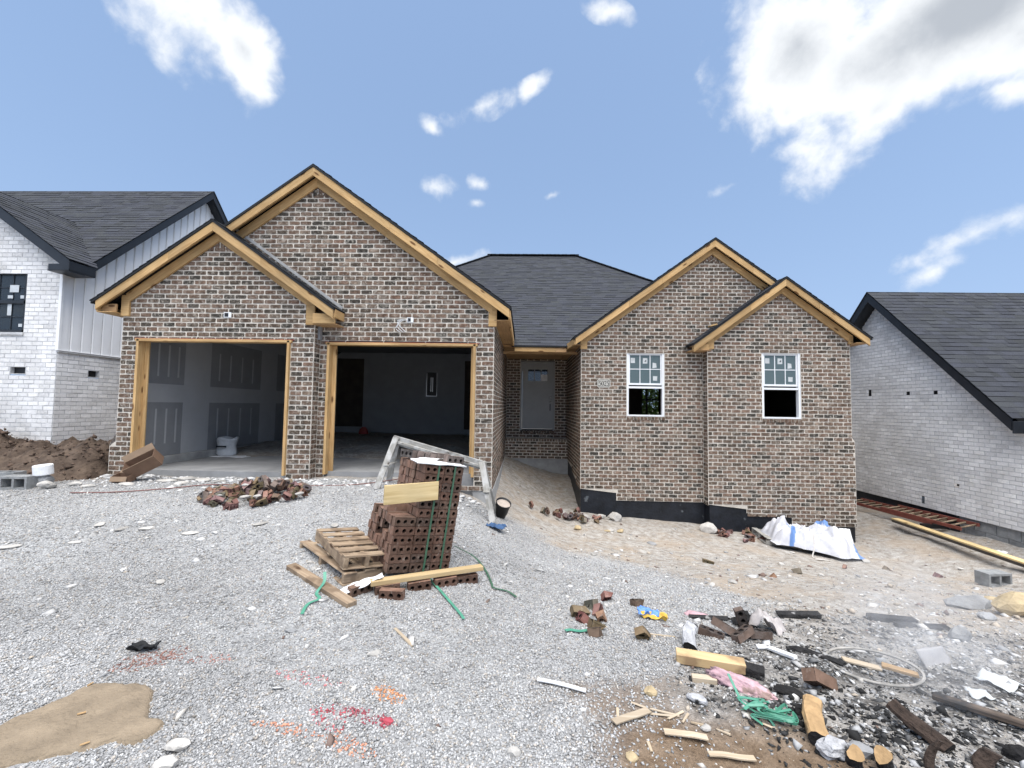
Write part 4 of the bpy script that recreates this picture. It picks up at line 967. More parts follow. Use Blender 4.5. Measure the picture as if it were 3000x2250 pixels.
# ------------------------------------------------------------------ white house past the bedroom wing
def right_house():
    H = thing('white_house', (12, 10, -.9), 'white brick house with black shingle roof behind the ladder', 'house')
    X = 9.0; sl = 1.0; ya, za = 11.02, 4.56
    zt = lambda y: za-.28-sl*abs(y-ya)
    holes = [(11.30, 11.39, 1.97, 2.08), (10.20, 10.29, 1.92, 2.03), (9.53, 9.62, 1.91, 2.02), (9.92, 9.99, -.46, -.36), (9.14, 9.26, .02, .06), (9.17, 9.23, -.13, -.08)]
    def al(z):
        lo, hi = 7.2, 14.6
        if z > zt(lo): lo = ya-(za-.28-z)/sl
        if z > zt(hi): hi = ya+(za-.28-z)/sl
        if z > 1.45 and z < 1.62: lo = max(lo, 7.9)
        return sub_holes([(lo, hi)], holes, z) if hi-lo > .05 else []
    w = Wall(ML(X), al, -.58, 4.26, WPAL, 61, off=7.2, joint=.009, proud=.004, rad=.006, jit=.001)
    w.build(H, 'side_wall', m_wmortar, m_wbrick, 300, lambda b: b[0] if b[0] > 7.95 else 99, WV)
    mb = MB()
    for h in holes: mb.box(h[0], h[1], -.10, -.07, h[2], h[3])
    mb.build('pipe_opening', m_plastic_black, H, ML(X))
    mb = MB(); mb.box(X+.03, X+.4, 9.22, 15, -2.2, -.582); mb.build('tarred_footing', m_found, H)
    rr = random.Random(3)
    for r in range(4):
        y = 6.9+(.2 if r % 2 else 0)
        while y < 9.2:
            e = min(y+.395, 9.21); V, F = chamfer(.3, e-y-.008, .192, .005, .001, rr)
            if e-y > .05: obj('block', mesh_data('block', V, F, m_block), H, T(X+.19+rr.uniform(-.003, .003), (y+e)/2, -.685-r*.2))
            y += .405
    mb = MB(); mb.box(X+.06, X+.3, 6.9, 9.22, -2.0, -.584); mb.build('block_mortar', m_conc, H)
    xr = 8.74; ye = 7.92; ze = za-sl*(ya-ye)
    mb = MB()
    for y0 in (ye, 2*ya-ye): mb.prism([(xr, y0, za-sl*abs(ya-y0)), (xr, ya, za), (xr, ya, za-.22), (xr, y0, za-sl*abs(ya-y0)-.22)], (.03, 0, 0))
    mb.build('rake_board', m_blackpaint, H)
    mb = MB()
    for y0 in (ye, 2*ya-ye): z0 = za-sl*abs(ya-y0); mb.prism([(xr+.03, y0, z0-.19), (xr+.03, ya, za-.19), (xr+.03, ya, za-.205), (xr+.03, y0, z0-.205)], (.26, 0, 0))
    mb.build('rake_soffit', m_blackpaint, H)
    board('eave_fascia', (xr+.01, ye-.02, ze-.16), (20, ye-.02, ze-.16), .03, .22, m_blackpaint, H)
    board('eave_soffit', (xr+.28, ye+.18, ze-.26), (20, ye+.18, ze-.26), .40, .015, m_blackpaint, H)
    L_ = math.hypot(ya-ye, za-ze)
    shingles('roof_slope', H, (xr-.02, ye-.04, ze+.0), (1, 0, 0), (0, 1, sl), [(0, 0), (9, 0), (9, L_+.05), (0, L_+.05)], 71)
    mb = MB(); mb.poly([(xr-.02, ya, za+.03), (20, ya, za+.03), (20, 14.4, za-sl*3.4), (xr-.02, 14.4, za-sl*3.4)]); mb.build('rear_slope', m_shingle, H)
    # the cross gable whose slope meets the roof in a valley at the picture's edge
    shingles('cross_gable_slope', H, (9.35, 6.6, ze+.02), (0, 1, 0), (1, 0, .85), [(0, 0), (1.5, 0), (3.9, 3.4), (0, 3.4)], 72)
    Wall(MF(7.20), lambda z: [(9.0, 19.5)], -.58, ze-.05, WPAL, 63, off=9.0, joint=.009, proud=.004, rad=.006, jit=.001).build(H, 'front_wall', m_wmortar, m_wbrick)
    mb = MB(); mb.box(X+.06, 19.5, 7.24, 7.4, -2.2, -.585); mb.build('front_footing', m_conc, H)
    mb = MB(); mb.box(X+.02, 19.5, 7.22, 7.95, ze-.06, ze-.03); mb.build('front_soffit', m_blackpaint, H)
right_house()

# ------------------------------------------------------------------ shrubs behind the house, seen through the two windows
def leafy(name, loc, rx, ry, rz, n, label):
    H = thing(name, loc, label, 'shrub'); x, y, z = loc; rr = np.random.default_rng(int(abs(x)*10)+5)
    d = rr.normal(size=(n, 3)); d /= np.linalg.norm(d, axis=1)[:, None]; d *= (rr.random((n, 1))**.4); V = []; F = []; Cc = []
    lump = 1+.35*vnoise(d[:, 0]*3+d[:, 2]*2, d[:, 1]*3, 1, 2)
    P = d*lump[:, None]*np.array([rx, ry, rz])+np.array([x, y, z+rz])
    for i in range(n):
        a = rr.normal(size=3); a /= np.linalg.norm(a); b = np.cross(a, rr.normal(size=3)); b /= np.linalg.norm(b); s = rr.uniform(.05, .1); k = len(V)
        V += [P[i]-a*s, P[i]+b*s*.5, P[i]+a*s, P[i]-b*s*.5]; F.append((k, k+1, k+2, k+3)); g = rr.uniform(.6, 1.4); Cc += [(g, g, g*.8)]*4
    obj('crown', mesh_data('crown', V, F, mat('leaf', (.10, .17, .035), .6, .3, 5, attr=True), False, Cc), H)
    curve_tube('trunk', [(x, y, z-.2), (x+.05, y, z+rz*.6), (x-.05, y, z+rz*1.1)], .06, m_pallet, H, r1=.03)
leafy('green_shrub', (6.1, 20.5, -.2), 1.7, 1.0, 1.5, 6500, 'sunlit green shrub seen through the open bedroom window')

# ------------------------------------------------------------------ loose stone, dirt and litter that nobody could count
OCT_F = np.array([[0, 2, 4], [2, 1, 4], [1, 3, 4], [3, 0, 4], [2, 0, 5], [1, 2, 5], [3, 1, 5], [0, 3, 5]])
def scatter(name, xy, size, cols, m, label, flat=(.45, .9), lift=.25, seed=1, cat='gravel', zf=None):
    """one mesh of many small crushed stones: jittered eight-faced chips turned every way"""
    r = np.random.default_rng(seed); n = len(xy)
    base = np.array([[1, 0, 0], [-1, 0, 0], [0, 1, 0], [0, -1, 0], [0, 0, 1], [0, 0, -1]], float)*.62
    P = base[None]+r.uniform(-.26, .26, (n, 6, 3))
    dim = np.stack([r.uniform(.8, 1.35, n), r.uniform(.6, 1.0, n), r.uniform(*flat, n)], -1)*size[:, None]
    P = P*dim[:, None]
    az = r.uniform(0, math.tau, n); tx = r.normal(0, .38, n)
    c, s = np.cos(tx), np.sin(tx); Y = P[..., 1]*c[:, None]-P[..., 2]*s[:, None]; Z = P[..., 1]*s[:, None]+P[..., 2]*c[:, None]
    c, s = np.cos(az), np.sin(az); X = P[..., 0]*c[:, None]-Y*s[:, None]; Y = P[..., 0]*s[:, None]+Y*c[:, None]
    z0 = (zf or ground)(xy[:, 0], xy[:, 1])+dim[:, 2]*lift*.6+r.uniform(-.3, .6, n)*dim[:, 2]*.4
    V = np.stack([X+xy[:, 0:1], Y+xy[:, 1:2], Z+z0[:, None]], -1).reshape(-1, 3).astype(np.float32)
    F = (OCT_F[None]+np.arange(n)[:, None, None]*6).reshape(-1, 3).astype(np.int32)
    me = bpy.data.meshes.new(name); me.vertices.add(len(V)); me.vertices.foreach_set('co', V.ravel())
    me.loops.add(F.size); me.loops.foreach_set('vertex_index', F.ravel()); me.polygons.add(len(F)); me.polygons.foreach_set('loop_start', np.arange(len(F), dtype=np.int32)*3); me.polygons.foreach_set('loop_total', np.full(len(F), 3, np.int32))
    me.update(calc_edges=True)
    C4 = np.ones((n, 6, 4), np.float32); C4[..., :3] = cols[:, None]; a = me.color_attributes.new('Col', 'FLOAT_COLOR', 'POINT'); a.data.foreach_set('color', C4.ravel())
    me.materials.append(m); return tag(obj(name, me), label, cat, kind='stuff')
m_stone = mat('crushed_stone', (1, 1, 1), .95, .12, 60, attr=True, space='World')
def field(n, y0, y1, x0=None, x1=None, p=1.6, seed=2):
    r = np.random.default_rng(seed); t = r.random(n); y = (y0**(2-p)+t*(y1**(2-p)-y0**(2-p)))**(1/(2-p)) if abs(p-2) > 1e-6 else y0*(y1/y0)**t
    lo = -1.24*y-.7 if x0 is None else np.full(n, x0); hi = 1.22*y+.15 if x1 is None else np.full(n, x1)
    return np.stack([lo+(hi-lo)*r.random(n), y], -1)
SAND = np.array([(-2.9, 1.9), (-2.43, 2.02), (-2.39, 2.17), (-2.34, 2.34), (-2.28, 2.36), (-2.17, 2.33), (-2.02, 2.34), (-1.91, 2.23), (-1.83, 2.10), (-1.72, 2.09), (-1.69, 2.06), (-1.73, 1.96), (-1.84, 1.99), (-1.90, 1.92), (-2.05, 1.88), (-2.18, 1.82), (-2.6, 1.6)])
def inpoly(x, y, P):
    res = np.zeros(len(x), bool); j = len(P)-1
    for i in range(len(P)):
        c = ((P[i, 1] > y) != (P[j, 1] > y)) & (x < (P[j, 0]-P[i, 0])*(y-P[i, 1])/(P[j, 1]-P[i, 1]+1e-9)+P[i, 0]); res ^= c; j = i
    return res
def ell(xy, cx, cy, rx, ry, a=0):
    c, s = math.cos(a), math.sin(a); dx, dy = xy[:, 0]-cx, xy[:, 1]-cy
    return np.hypot((dx*c+dy*s)/rx, (-dx*s+dy*c)/ry)
def build_gravel():
    r = np.random.default_rng(77)
    xy = np.concatenate([field(165000, 1.45, 4.0, p=1.2, seed=4), field(90000, 4.0, 7.3, p=1.0, seed=5)])
    g = zone(xy[:, 0], xy[:, 1]); keep = r.random(len(xy)) < (.04+.96*g)*(1-.88*soil(xy[:, 0], xy[:, 1]))*(1-.9*ash(xy[:, 0], xy[:, 1]))
    fr = np.mean([inpoly(xy[:, 0]+dx+.05*vnoise(xy[:, 0], xy[:, 1]+7, 11, 3), xy[:, 1]+dy+.04*vnoise(xy[:, 0]+5, xy[:, 1], 12, 3), SAND) for dx, dy in ((0, 0), (.05, 0), (-.05, 0), (0, .04), (0, -.04), (.09, .03), (-.09, -.03))], 0)
    keep &= r.random(len(xy)) < (1-fr)**1.2+.022
    keep &= ~((xy[:, 1] > 7.0) & (xy[:, 0] < -.4))
    xy = xy[keep]; n = len(xy)
    size = np.where(xy[:, 1] < 3.0, r.uniform(.007, .0155, n), np.where(xy[:, 1] < 4.0, r.uniform(.008, .017, n), r.uniform(.010, .020, n))); size *= np.where(r.random(n) < .006, 1.6, 1)
    v = r.normal(.36, .08, n).clip(.15, .65)*(1+.22*vnoise(xy[:, 0], xy[:, 1], .9, 3)+.10*vnoise(xy[:, 0]+3, xy[:, 1], 3.1, 2)); col = np.stack([v*1.0, v*.995, v*.985], -1); warm = r.random(n) < .14; col[warm] *= (1.05, .96, .86)
    # surveyors' marking paint
    for cx, cy, rx, ry, a, pr, pc in ((-1.13, 2.085, .16, .035, -.25, .42, (.62, .30, .20)), (-.80, 2.0, .16, .045, -.35, .45, (.62, .29, .19)), (-.70, 2.34, .10, .05, -.4, .7, (.70, .32, .16)), (-.78, 2.18, .18, .045, -.28, .5, (.36, .10, .12)),
                                      (-.66, 2.145, .035, .025, 0, .9, (.45, .08, .11)), (-1.2, 2.46, .2, .05, -.3, .22, (.62, .22, .22)), (-2.22, 2.60, .17, .10, .5, .6, (.30, .17, .14)), (-1.9, 2.62, .15, .05, 0, .3, (.45, .24, .20)), (-.95, 2.16, .14, .06, -.5, .25, (.55, .12, .14))):
        d = ell(xy, cx, cy, rx, ry, a); hit = (d < 1.15) & (r.random(n) < pr*np.clip(1.5-d, .15, 1)); col[hit] = np.array(pc)*r.uniform(.6, 1.1, (hit.sum(), 1))
    scatter('gravel', xy, size, col, m_stone, 'crushed grey limestone gravel spread over the driveway', seed=6)
def build_rubble():
    r = np.random.default_rng(5)
    xy = np.concatenate([field(24000, 1.5, 4.5, p=1.0, seed=14), field(16000, 4.5, 9.6, p=.8, seed=15)])
    # trodden side of the lot only, and clear of the houses
    g = zone(xy[:, 0], xy[:, 1]); clump = .5+.5*vnoise(xy[:, 0], xy[:, 1], 1.7, 3)
    keep = (r.random(len(xy)) < ((1-g)*(.25+.9*clump)+.012)*(1-.75*soil(xy[:, 0], xy[:, 1]))) & (xy[:, 0] > -.4) & ~((xy[:, 1] > 9.2) & (xy[:, 0] > 1.2) & (xy[:, 0] < 7.1)) & (xy[:, 0] < 8.9)
    keep |= (xy[:, 0] <= -.4) & (r.random(len(xy)) < .02) & (xy[:, 1] < 6.9)
    xy = xy[keep]; n = len(xy); size = (r.gamma(1.2, .0075, n)*np.where(r.random(n) < .06, 2.4, 1)).clip(.005, .08)
    pick = r.random(n); col = np.where((pick < .30)[:, None], np.array([.54, .51, .465]), np.where((pick < .72)[:, None], np.array([.42, .36, .29]), np.where((pick < .86)[:, None], np.array([.30, .30, .30]), np.array([.17, .12, .10]))))
    col = col*r.uniform(.75, 1.2, (n, 1)); a = ash(xy[:, 0], xy[:, 1]); k = (r.random(n) < a*.75); gsel = r.choice([.06, .16, .28, .42, .56], n, p=[.10, .22, .32, .26, .10]); col[k] = np.stack([gsel]*3, -1)[k]
    scatter('rubble', xy, size, col, m_stone, 'chips of stone, mortar and ash strewn over the trodden dirt', flat=(.25, .7), seed=16, cat='rubble')
    xy = field(46000, 1.5, 3.9, x0=.9, x1=4.6, p=1.0, seed=24); a = ash(xy[:, 0], xy[:, 1]); keep = r.random(len(xy)) < a*.95; xy = xy[keep]; n = len(xy)
    gsel = r.choice([.025, .09, .21, .36, .52], n, p=[.20, .22, .25, .23, .10]); col = np.stack([gsel*1.02, gsel, gsel*.97], -1)*r.uniform(.8, 1.2, (n, 1))
    scatter('ash', xy, r.gamma(1.5, .0058, n).clip(.004, .034), col, m_stone, 'grey ash and cinders of the burn pile', flat=(.2, .55), seed=26, cat='ash')
def build_flakes():
    r = np.random.default_rng(55); xy = field(2600, 2.2, 7.0, p=.6, seed=56); g = zone(xy[:, 0], xy[:, 1]); cl = vnoise(xy[:, 0], xy[:, 1], 1.1, 3)
    k = (r.random(len(xy)) < .14+.5*(cl > .18)) & (xy[:, 0] > -7) & ~((xy[:, 1] < 2.6) & (xy[:, 0] < -1.4)); xy = xy[k]; n = len(xy)
    v = r.uniform(.34, .66, n)[:, None]; col = np.array([[1, .98, .95]])*v; dk = r.random(n) < .08; col[dk] = np.array([.16, .12, .10])
    scatter('stone_flakes', xy, r.gamma(2.2, .014, n).clip(.015, .10), col, m_stone, 'pale stone flakes and crumbs strewn over the gravel', flat=(.12, .35), seed=57, cat='stone flakes')
    xy = np.stack([r.normal(1.7, .36, 1500), r.normal(2.22, .22, 1500)], -1); xy = xy[(xy[:, 0] > 1.15) & (xy[:, 1] > 1.75) & (xy[:, 0] < 1.2*xy[:, 1]+.2)]; n = len(xy); c = r.choice([.018, .04, .09, .34], n, p=[.45, .3, .15, .10])
    scatter('charcoal_crumbs', xy, r.gamma(1.6, .009, n).clip(.006, .05), np.stack([c]*3, -1), m_stone, 'black charcoal crumbs round the burnt logs', flat=(.3, .8), seed=58, cat='charcoal')
build_gravel(); build_rubble(); build_flakes()
def sand_patch():
    st = .0095; xs = np.arange(-3.0, -1.5, st); ys = np.arange(1.45, 2.5, st); X, Y = np.meshgrid(xs, ys)
    wx = X+.045*vnoise(X, Y, 13, 4, .65); wy = Y+.04*vnoise(X+3, Y, 14, 4, .65)
    d = inpoly(wx.ravel(), wy.ravel(), SAND).reshape(X.shape).astype(float)
    for _ in range(14): d = (2*d+np.roll(d, 1, 0)+np.roll(d, -1, 0)+np.roll(d, 1, 1)+np.roll(d, -1, 1))/6
    ins = d > .04; Z = ground(X, Y)+np.clip((d-.36)*.09, -.04, .020)+.007*vnoise(X, Y, 8, 3)+.005*np.abs(vnoise(X+Y, Y, 5, 2))+.004*vnoise(X, Y, 40, 2)
    nx = len(xs); idx = -np.ones(X.shape, int); idx[ins] = np.arange(ins.sum()); V = np.stack([X, Y, Z], -1)[ins].tolist(); F = []
    for j in range(len(ys)-1):
        for i in range(nx-1):
            q = (idx[j, i], idx[j, i+1], idx[j+1, i+1], idx[j+1, i])
            if min(q) >= 0: F.append(tuple(int(k) for k in q))
    m = mat('wet_sand', (.235, .185, .13), .95, .22, 7, space='World', bump=.6, bscale=60)
    tag(obj('sand', mesh_data('sand', V, F, m, True)), 'tan sand spilled in a flat patch on the gravel', 'sand', kind='stuff')
sand_patch()
def dirt_mound():
    xs = np.arange(-12.6, -6.80, .05); ys = np.arange(6.0, 9.6, .05); X, Y = np.meshgrid(xs, ys)
    h = sst(6.15, 7.0, Y+.35*vnoise(X, Y, .9, 2))*(1-sst(7.9, 9.4, Y)*.4)*(1-sst(-7.30, -6.95, X+.12*vnoise(X, Y, 2, 2)))
    hh = .48+.10*vnoise(X, Y+3, .7, 2)+.28*np.exp(-((X+9.7)/.55)**2)*np.exp(-((Y-7.3)/.4)**2)+.16*np.exp(-((X+7.55)/.14)**2-((Y-7.25)/.14)**2)
    cl = np.abs(vnoise(X, Y, 3.1, 4, .62))
    Z = ground(X, Y)-.05+h*(hh+.26*(cl-.18)+.06*vnoise(X, Y, 9, 2))
    nx, ny = len(xs), len(ys); i = np.arange(nx*ny).reshape(ny, nx); F = np.stack([i[:-1, :-1], i[:-1, 1:], i[1:, 1:], i[1:, :-1]], -1).reshape(-1, 4).tolist()
    m = mat('dug_soil', (.062, .041, .030), .97, .5, 5, space='World', bump=1.0, bscale=22, col2=(.135, .098, .072))
    o = tag(obj('dirt_heap', mesh_data('dirt_heap', np.stack([X, Y, Z], -1).reshape(-1, 3).tolist(), F, m, True)), 'heap of dug brown soil beside the garage corner', 'dirt pile')
    r = np.random.default_rng(8); xy = np.stack([r.uniform(-10.8, -6.95, 2600), r.uniform(6.1, 7.7, 2600)], -1)
    from_z = lambda x, y: np.array([Z[min(max(int((b-6.0)/.05), 0), ny-1), min(max(int((a+12.6)/.05), 0), nx-1)] for a, b in zip(x, y)])
    v = r.uniform(.6, 1.5, 2600)[:, None]; scatter('clods', xy, r.gamma(1.8, .014, 2600).clip(.012, .09), np.array([[.085, .058, .043]])*v, m_stone, 'clods of brown earth lying on the dug heap', flat=(.5, .95), seed=9, cat='clods', zf=from_z)
dirt_mound()
# stony dust along the foot of the garage
xy = np.stack([RNG.uniform(-6.9, -.6, 900), 7.02-RNG.gamma(1.3, .22, 900)], -1); v = RNG.uniform(.40, .72, 900)[:, None]
scatter('stone_chips', xy, RNG.gamma(2, .022, 900).clip(.012, .12), np.array([[1, .985, .96]])*v, m_stone, 'pale stone chips along the foot of the garage', flat=(.25, .5), seed=19, cat='stone chips')

# ------------------------------------------------------------------ builders for the things lying about
import bmesh
def rock_mesh(lx, ly, lz, seed, m, sub=2, amt=.22):
    bm = bmesh.new(); bmesh.ops.create_icosphere(bm, subdivisions=sub, radius=.5); r = random.Random(seed)
    pl = [Vector((r.uniform(-1, 1), r.uniform(-1, 1), r.uniform(-.8, 1))).normalized() for _ in range(9)]; cut = [r.uniform(.30, .44) for _ in pl]
    for v in bm.verts:
        for p, c in zip(pl, cut):
            d = v.co.dot(p)
            if d > c: v.co -= p*(d-c)
        v.co *= 1+amt*r.uniform(-.5, .5)*.5
        v.co.x *= lx; v.co.y *= ly; v.co.z *= lz
    me = bpy.data.meshes.new('rock'); bm.to_mesh(me); bm.free(); me.materials.append(m); return me
def rock(name, x, y, lx, ly, lz, m, label, cat='rock', seed=1, rz=0.0, sink=.25, group=None, dz=0):
    o = obj(name, rock_mesh(lx, ly, lz, seed, m), None, T(x, y, gz(x, y)+lz*(.5-sink)+dz) @ rot(0, 0, rz)); return tag(o, label, cat, group)
def holed_brick(L, seed, col, D=.076, H=.070, holes=3, broken=0.0):
    """fired brick, cores running along local Y; x = length, z = bed depth"""
    r = random.Random(seed); V = []; F = []; Cc = []; hl, hd = L/2, D/2; hy = H/2
    def sq(k, cx, w):   # rounded cell outline of 8 points, and the round hole inside
        out = [(cx+w, 0), (cx+w, hd), (cx, hd), (cx-w, hd), (cx-w, 0), (cx-w, -hd), (cx, -hd), (cx+w, -hd)]
        return out
    n = max(1, holes); cw = L/n/2; jit = lambda: r.uniform(-.0018, .0018)
    for side in (-1, 1):
        for i in range(n):
            cx = -hl+cw*(2*i+1); o = sq(i, cx, cw); b = len(V); rad = .0185
            V += [(p[0], side*hy, p[1]) for p in o]; V += [(cx+rad*math.cos(k*math.pi/4), side*hy, rad*math.sin(k*math.pi/4)) for k in range(8)]
            Cc += [col]*16
            for k in range(8):
                q = (b+k, b+(k+1) % 8, b+8+(k+1) % 8, b+8+k); F.append(q if side < 0 else q[::-1])
            if side == -1: V += [(cx+rad*.96*math.cos(k*math.pi/4), hy*.8, rad*.96*math.sin(k*math.pi/4)) for k in range(8)]; Cc += [(.012, .01, .01)]*8; e = len(V)-8; F += [(b+8+(k+1) % 8, b+8+k, e+k, e+(k+1) % 8) for k in range(8)]; F.append(tuple(range(e, e+8)))
    # outer skin, a rougher and paler sanded face
    sc = (col[0]*1.3+.055, col[1]*1.3+.034, col[2]*1.3+.024)
    def q4(a, bb, c, d): b = len(V); V.extend([a, bb, c, d]); Cc.extend([sc]*4); F.append((b, b+1, b+2, b+3))
    e = .0008
    q4((-hl-e, -hy, -hd), (-hl-e, -hy, hd), (-hl-e, hy, hd), (-hl-e, hy, -hd)); q4((hl+e, -hy, -hd), (hl+e, hy, -hd), (hl+e, hy, hd), (hl+e, -hy, hd))
    q4((-hl, -hy, hd+e), (hl, -hy, hd+e), (hl, hy, hd+e), (-hl, hy, hd+e)); q4((-hl, -hy, -hd-e), (-hl, hy, -hd-e), (hl, hy, -hd-e), (hl, -hy, -hd-e))
    V = [(a+jit(), b+jit(), c+jit()) for a, b, c in V]
    if broken:                                      # knocked corners and a ragged end
        k = [r.uniform(0, 6) for _ in range(6)]; hx = L/2
        V = [(a+broken*(.010*math.sin(70*c+k[0])+.010*math.sin(95*b+k[1])+(.022*math.sin(48*c+60*b+k[2]) if a > 0 else 0)), b*(1+broken*.16*math.sin(40*a+k[3]))+broken*.006*math.sin(60*c+k[4]), c*(1+broken*.18*math.sin(35*a+k[5]))) for a, b, c in V]
    return mesh_data('brick', V, F, m_loose, False, Cc)
m_loose = brick_mat('loose_brick', (.42, .36, .31), .5, .30, .66)
LCOL = [(.110, .064, .047), (.125, .073, .054), (.098, .059, .044), (.135, .083, .062), (.105, .068, .051), (.088, .059, .047)]
LB = [holed_brick(.189+.004*(i % 2), 300+i, LCOL[i % 6], D=.0735, H=.0665, broken=.10) for i in range(14)]
HB = [holed_brick(random.choice((.06, .085, .10, .125, .15)), 340+i, tuple(c*random.uniform(.7, 1.15) for c in (LCOL+[(.12, .092, .078)]*2)[i % 8]), D=random.uniform(.06, .08), H=random.uniform(.045, .07), holes=random.choice((1, 2)), broken=1.0) for i in range(16)]
GCOL = [(.085, .075, .070), (.11, .092, .084), (.070, .064, .062)]
GB = [holed_brick(.194, 370+i, GCOL[i % 3]) for i in range(4)]
def loose(me, x, y, z, rx, ry, rz, label, group=None, name='brick'):
    o = obj(name, me, None, T(x, y, z) @ rot(rx, ry, rz)); return tag(o, label, 'brick', group)
def ribbon(name, pts, w, m, label=None, cat=None, parent=None, twist=0.0, res=6, t=.0012, group=None, flat=True):
    path = smooth_path(pts, res); V = []; F = []; n = len(path)
    for i, p in enumerate(path):
        d = (path[min(i+1, n-1)]-path[max(i-1, 0)]).normalized(); s = d.cross(Vector((0, 0, 1)))
        if s.length < 1e-3: s = Vector((1, 0, 0))
        s.normalize(); nn = s.cross(d); a = twist*i/n*math.tau; s2 = s*math.cos(a)+nn*math.sin(a); n2 = -s*math.sin(a)+nn*math.cos(a)
        V += [p+s2*w/2+n2*t, p-s2*w/2+n2*t, p-s2*w/2-n2*t, p+s2*w/2-n2*t]
    for i in range(n-1):
        for k in range(4): F.append((i*4+k, i*4+(k+1) % 4, (i+1)*4+(k+1) % 4, (i+1)*4+k))
    F += [(3, 2, 1, 0), tuple(range(4*n-4, 4*n))]
    o = obj(name, mesh_data(name, V, F, m), parent)
    return tag(o, label, cat, group) if label else o
def sheet(name, x, y, lx, ly, rz, m, label, cat, amp=.03, seed=1, z=None, tilt=(0, 0), curl=0.0, n=14, t=.003, group=None):
    """a crumpled sheet with thickness"""
    V = []; F = []; r = random.Random(seed); ox = r.uniform(0, 50)
    for k in (0, 1):
        for j in range(n+1):
            for i in range(n+1):
                a, b = i/n-.5, j/n-.5; h = amp*float(vnoise(a*3+ox, b*3, 1.3, 3))+curl*(a*a+b*b*.4)
                e = .06*float(vnoise(b*4+ox, 3.3, 1, 2)) if i in (0, n) else 0; g = .06*float(vnoise(a*4+ox, 7.7, 1, 2)) if j in (0, n) else 0
                V.append(((a+e)*lx, (b+g)*ly, h-(t if k else 0)))
    W = n+1; K = W*W
    for j in range(n):
        for i in range(n): q = (j*W+i, j*W+i+1, (j+1)*W+i+1, (j+1)*W+i); F.append(q); F.append(tuple(K+c for c in q[::-1]))
    ed = [i for i in range(n)]+[n+j*W for j in range(n)]+[n*W+n-i for i in range(n)]+[(n-j)*W for j in range(n)]
    for a, b in zip(ed, ed[1:]+ed[:1]): F.append((b, a, K+a, K+b))
    zz = gz(x, y)+amp*.6+.01 if z is None else z
    o = obj(name, mesh_data(name, V, F, m, True), None, T(x, y, zz) @ rot(tilt[0], tilt[1], rz)); return tag(o, label, cat, group)
def plank(name, x0, y0, x1, y1, w, t, m, label, cat, z0=None, z1=None, lift=0.0, group=None, roll=0.0, jit=.002):
    za = gz(x0, y0)+t/2+lift if z0 is None else z0; zb = gz(x1, y1)+t/2+lift if z1 is None else z1
    L = (Vector((x1, y1, zb))-Vector((x0, y0, za))).length; V, F = chamfer(L, w, t, .003, jit)
    o = obj(name, mesh_data(name, V, F, m), None, frame((x0, y0, za), (x1, y1, zb)) @ rot(roll, 0, 0)); return tag(o, label, cat, group)
def log_mesh(L, r0, r1, seed, m, m_end, facets=14, rings=7, bend=.02):
    r = random.Random(seed); V = []; F = []; mi = []
    for i in range(rings+1):
        t = i/rings; rad = r0+(r1-r0)*t
        for k in range(facets):
            a = k/facets*math.tau; q = rad*(1+.13*math.sin(3*a+seed)+r.uniform(-.08, .08)); V.append((L*(t-.5), q*math.cos(a)+bend*math.sin(t*3), q*math.sin(a)+bend*math.cos(t*2.2)))
    for i in range(rings):
        for k in range(facets): F.append((i*facets+k, i*facets+(k+1) % facets, (i+1)*facets+(k+1) % facets, (i+1)*facets+k)); mi.append(0)
    F += [tuple(range(facets))[::-1], tuple(range(rings*facets, (rings+1)*facets))]; mi += [1, 1]
    me = mesh_data('log', V, F, m); me.materials.append(m_end); me.polygons.foreach_set('material_index', mi); return me

# ------------------------------------------------------------------ the strapped bricks, pallets and boards on the drive
def brick_cube():
    a, th = math.radians(36), math.radians(8.5)
    u = Vector((math.cos(a)*math.cos(th), math.sin(a)*math.cos(th), -math.sin(th))); v = Vector((-math.sin(a), math.cos(a), 0)); w = u.cross(v)
    M0 = Matrix((u, v, w)).transposed().to_4x4(); M0.translation = (-1.15, 3.68, .105)
    H = bpy.data.objects.new('brick_cube', None); put(H, None, M0); tag(H, 'strapped cube of red cored bricks, half used and leaning, on a pallet', 'brick stack')
    rr = random.Random(12); NJ = 9; PU, PV, PW = .199, .0735, .0785
    gaps = {(0, 4, 2), (0, 4, 3), (0, 3, 4), (0, 3, 5), (0, 4, 5)}
    for c in range(3):
        top = 6 if c == 0 else 12
        for k in range(top):
            for j in range(NJ):
                show = j == 0 or (c == 0) or (c == 1 and k >= 5) or k == top-1 or j == NJ-1
                if c == 0 and k == 5 and j > 4 and rr.random() < .4: continue
                if not show or (c, k, j) in gaps: continue
                du = rr.uniform(-.012, .010) if (c == 0 or (c == 1 and k >= 6)) else rr.uniform(-.002, .002)
                if j == 0: du *= .3
                P = (c*PU+PU/2+du, j*PV+PV/2, k*PW+PW/2)
                obj('brick', rr.choice(LB), H, M0 @ T(*P) @ rot(rr.uniform(-.02, .02), rr.uniform(-.015, .015), rr.uniform(-.02, .02)))
    # the two straps still holding the tower together
    zt = 12*PW+.012
    for x in (.335, .50):
        pts = [(x, -.006, .0), (x, -.008, zt*.5), (x, -.006, zt), (x, .3, zt+.004), (x, NJ*PV+.006, zt), (x, NJ*PV+.008, .3)]
        V = [];
        o = ribbon('strap', [M0 @ Vector(p) for p in pts[:3]], .018, m_strapd, parent=H, res=3, twist=0)
        s = MB(); s.box(x-.009, x+.009, -.008, -.005, .0, zt); s.box(x-.009, x+.009, -.008, NJ*PV, zt, zt+.003); bpy.data.objects.remove(o); s.build('strap', m_strapd, H, M0)
    return M0, PU, PV, PW
M0, PU, PV, PW = brick_cube()
LOOSE_TOP = 'loose brown brick lying on top of the strapped brick cube'
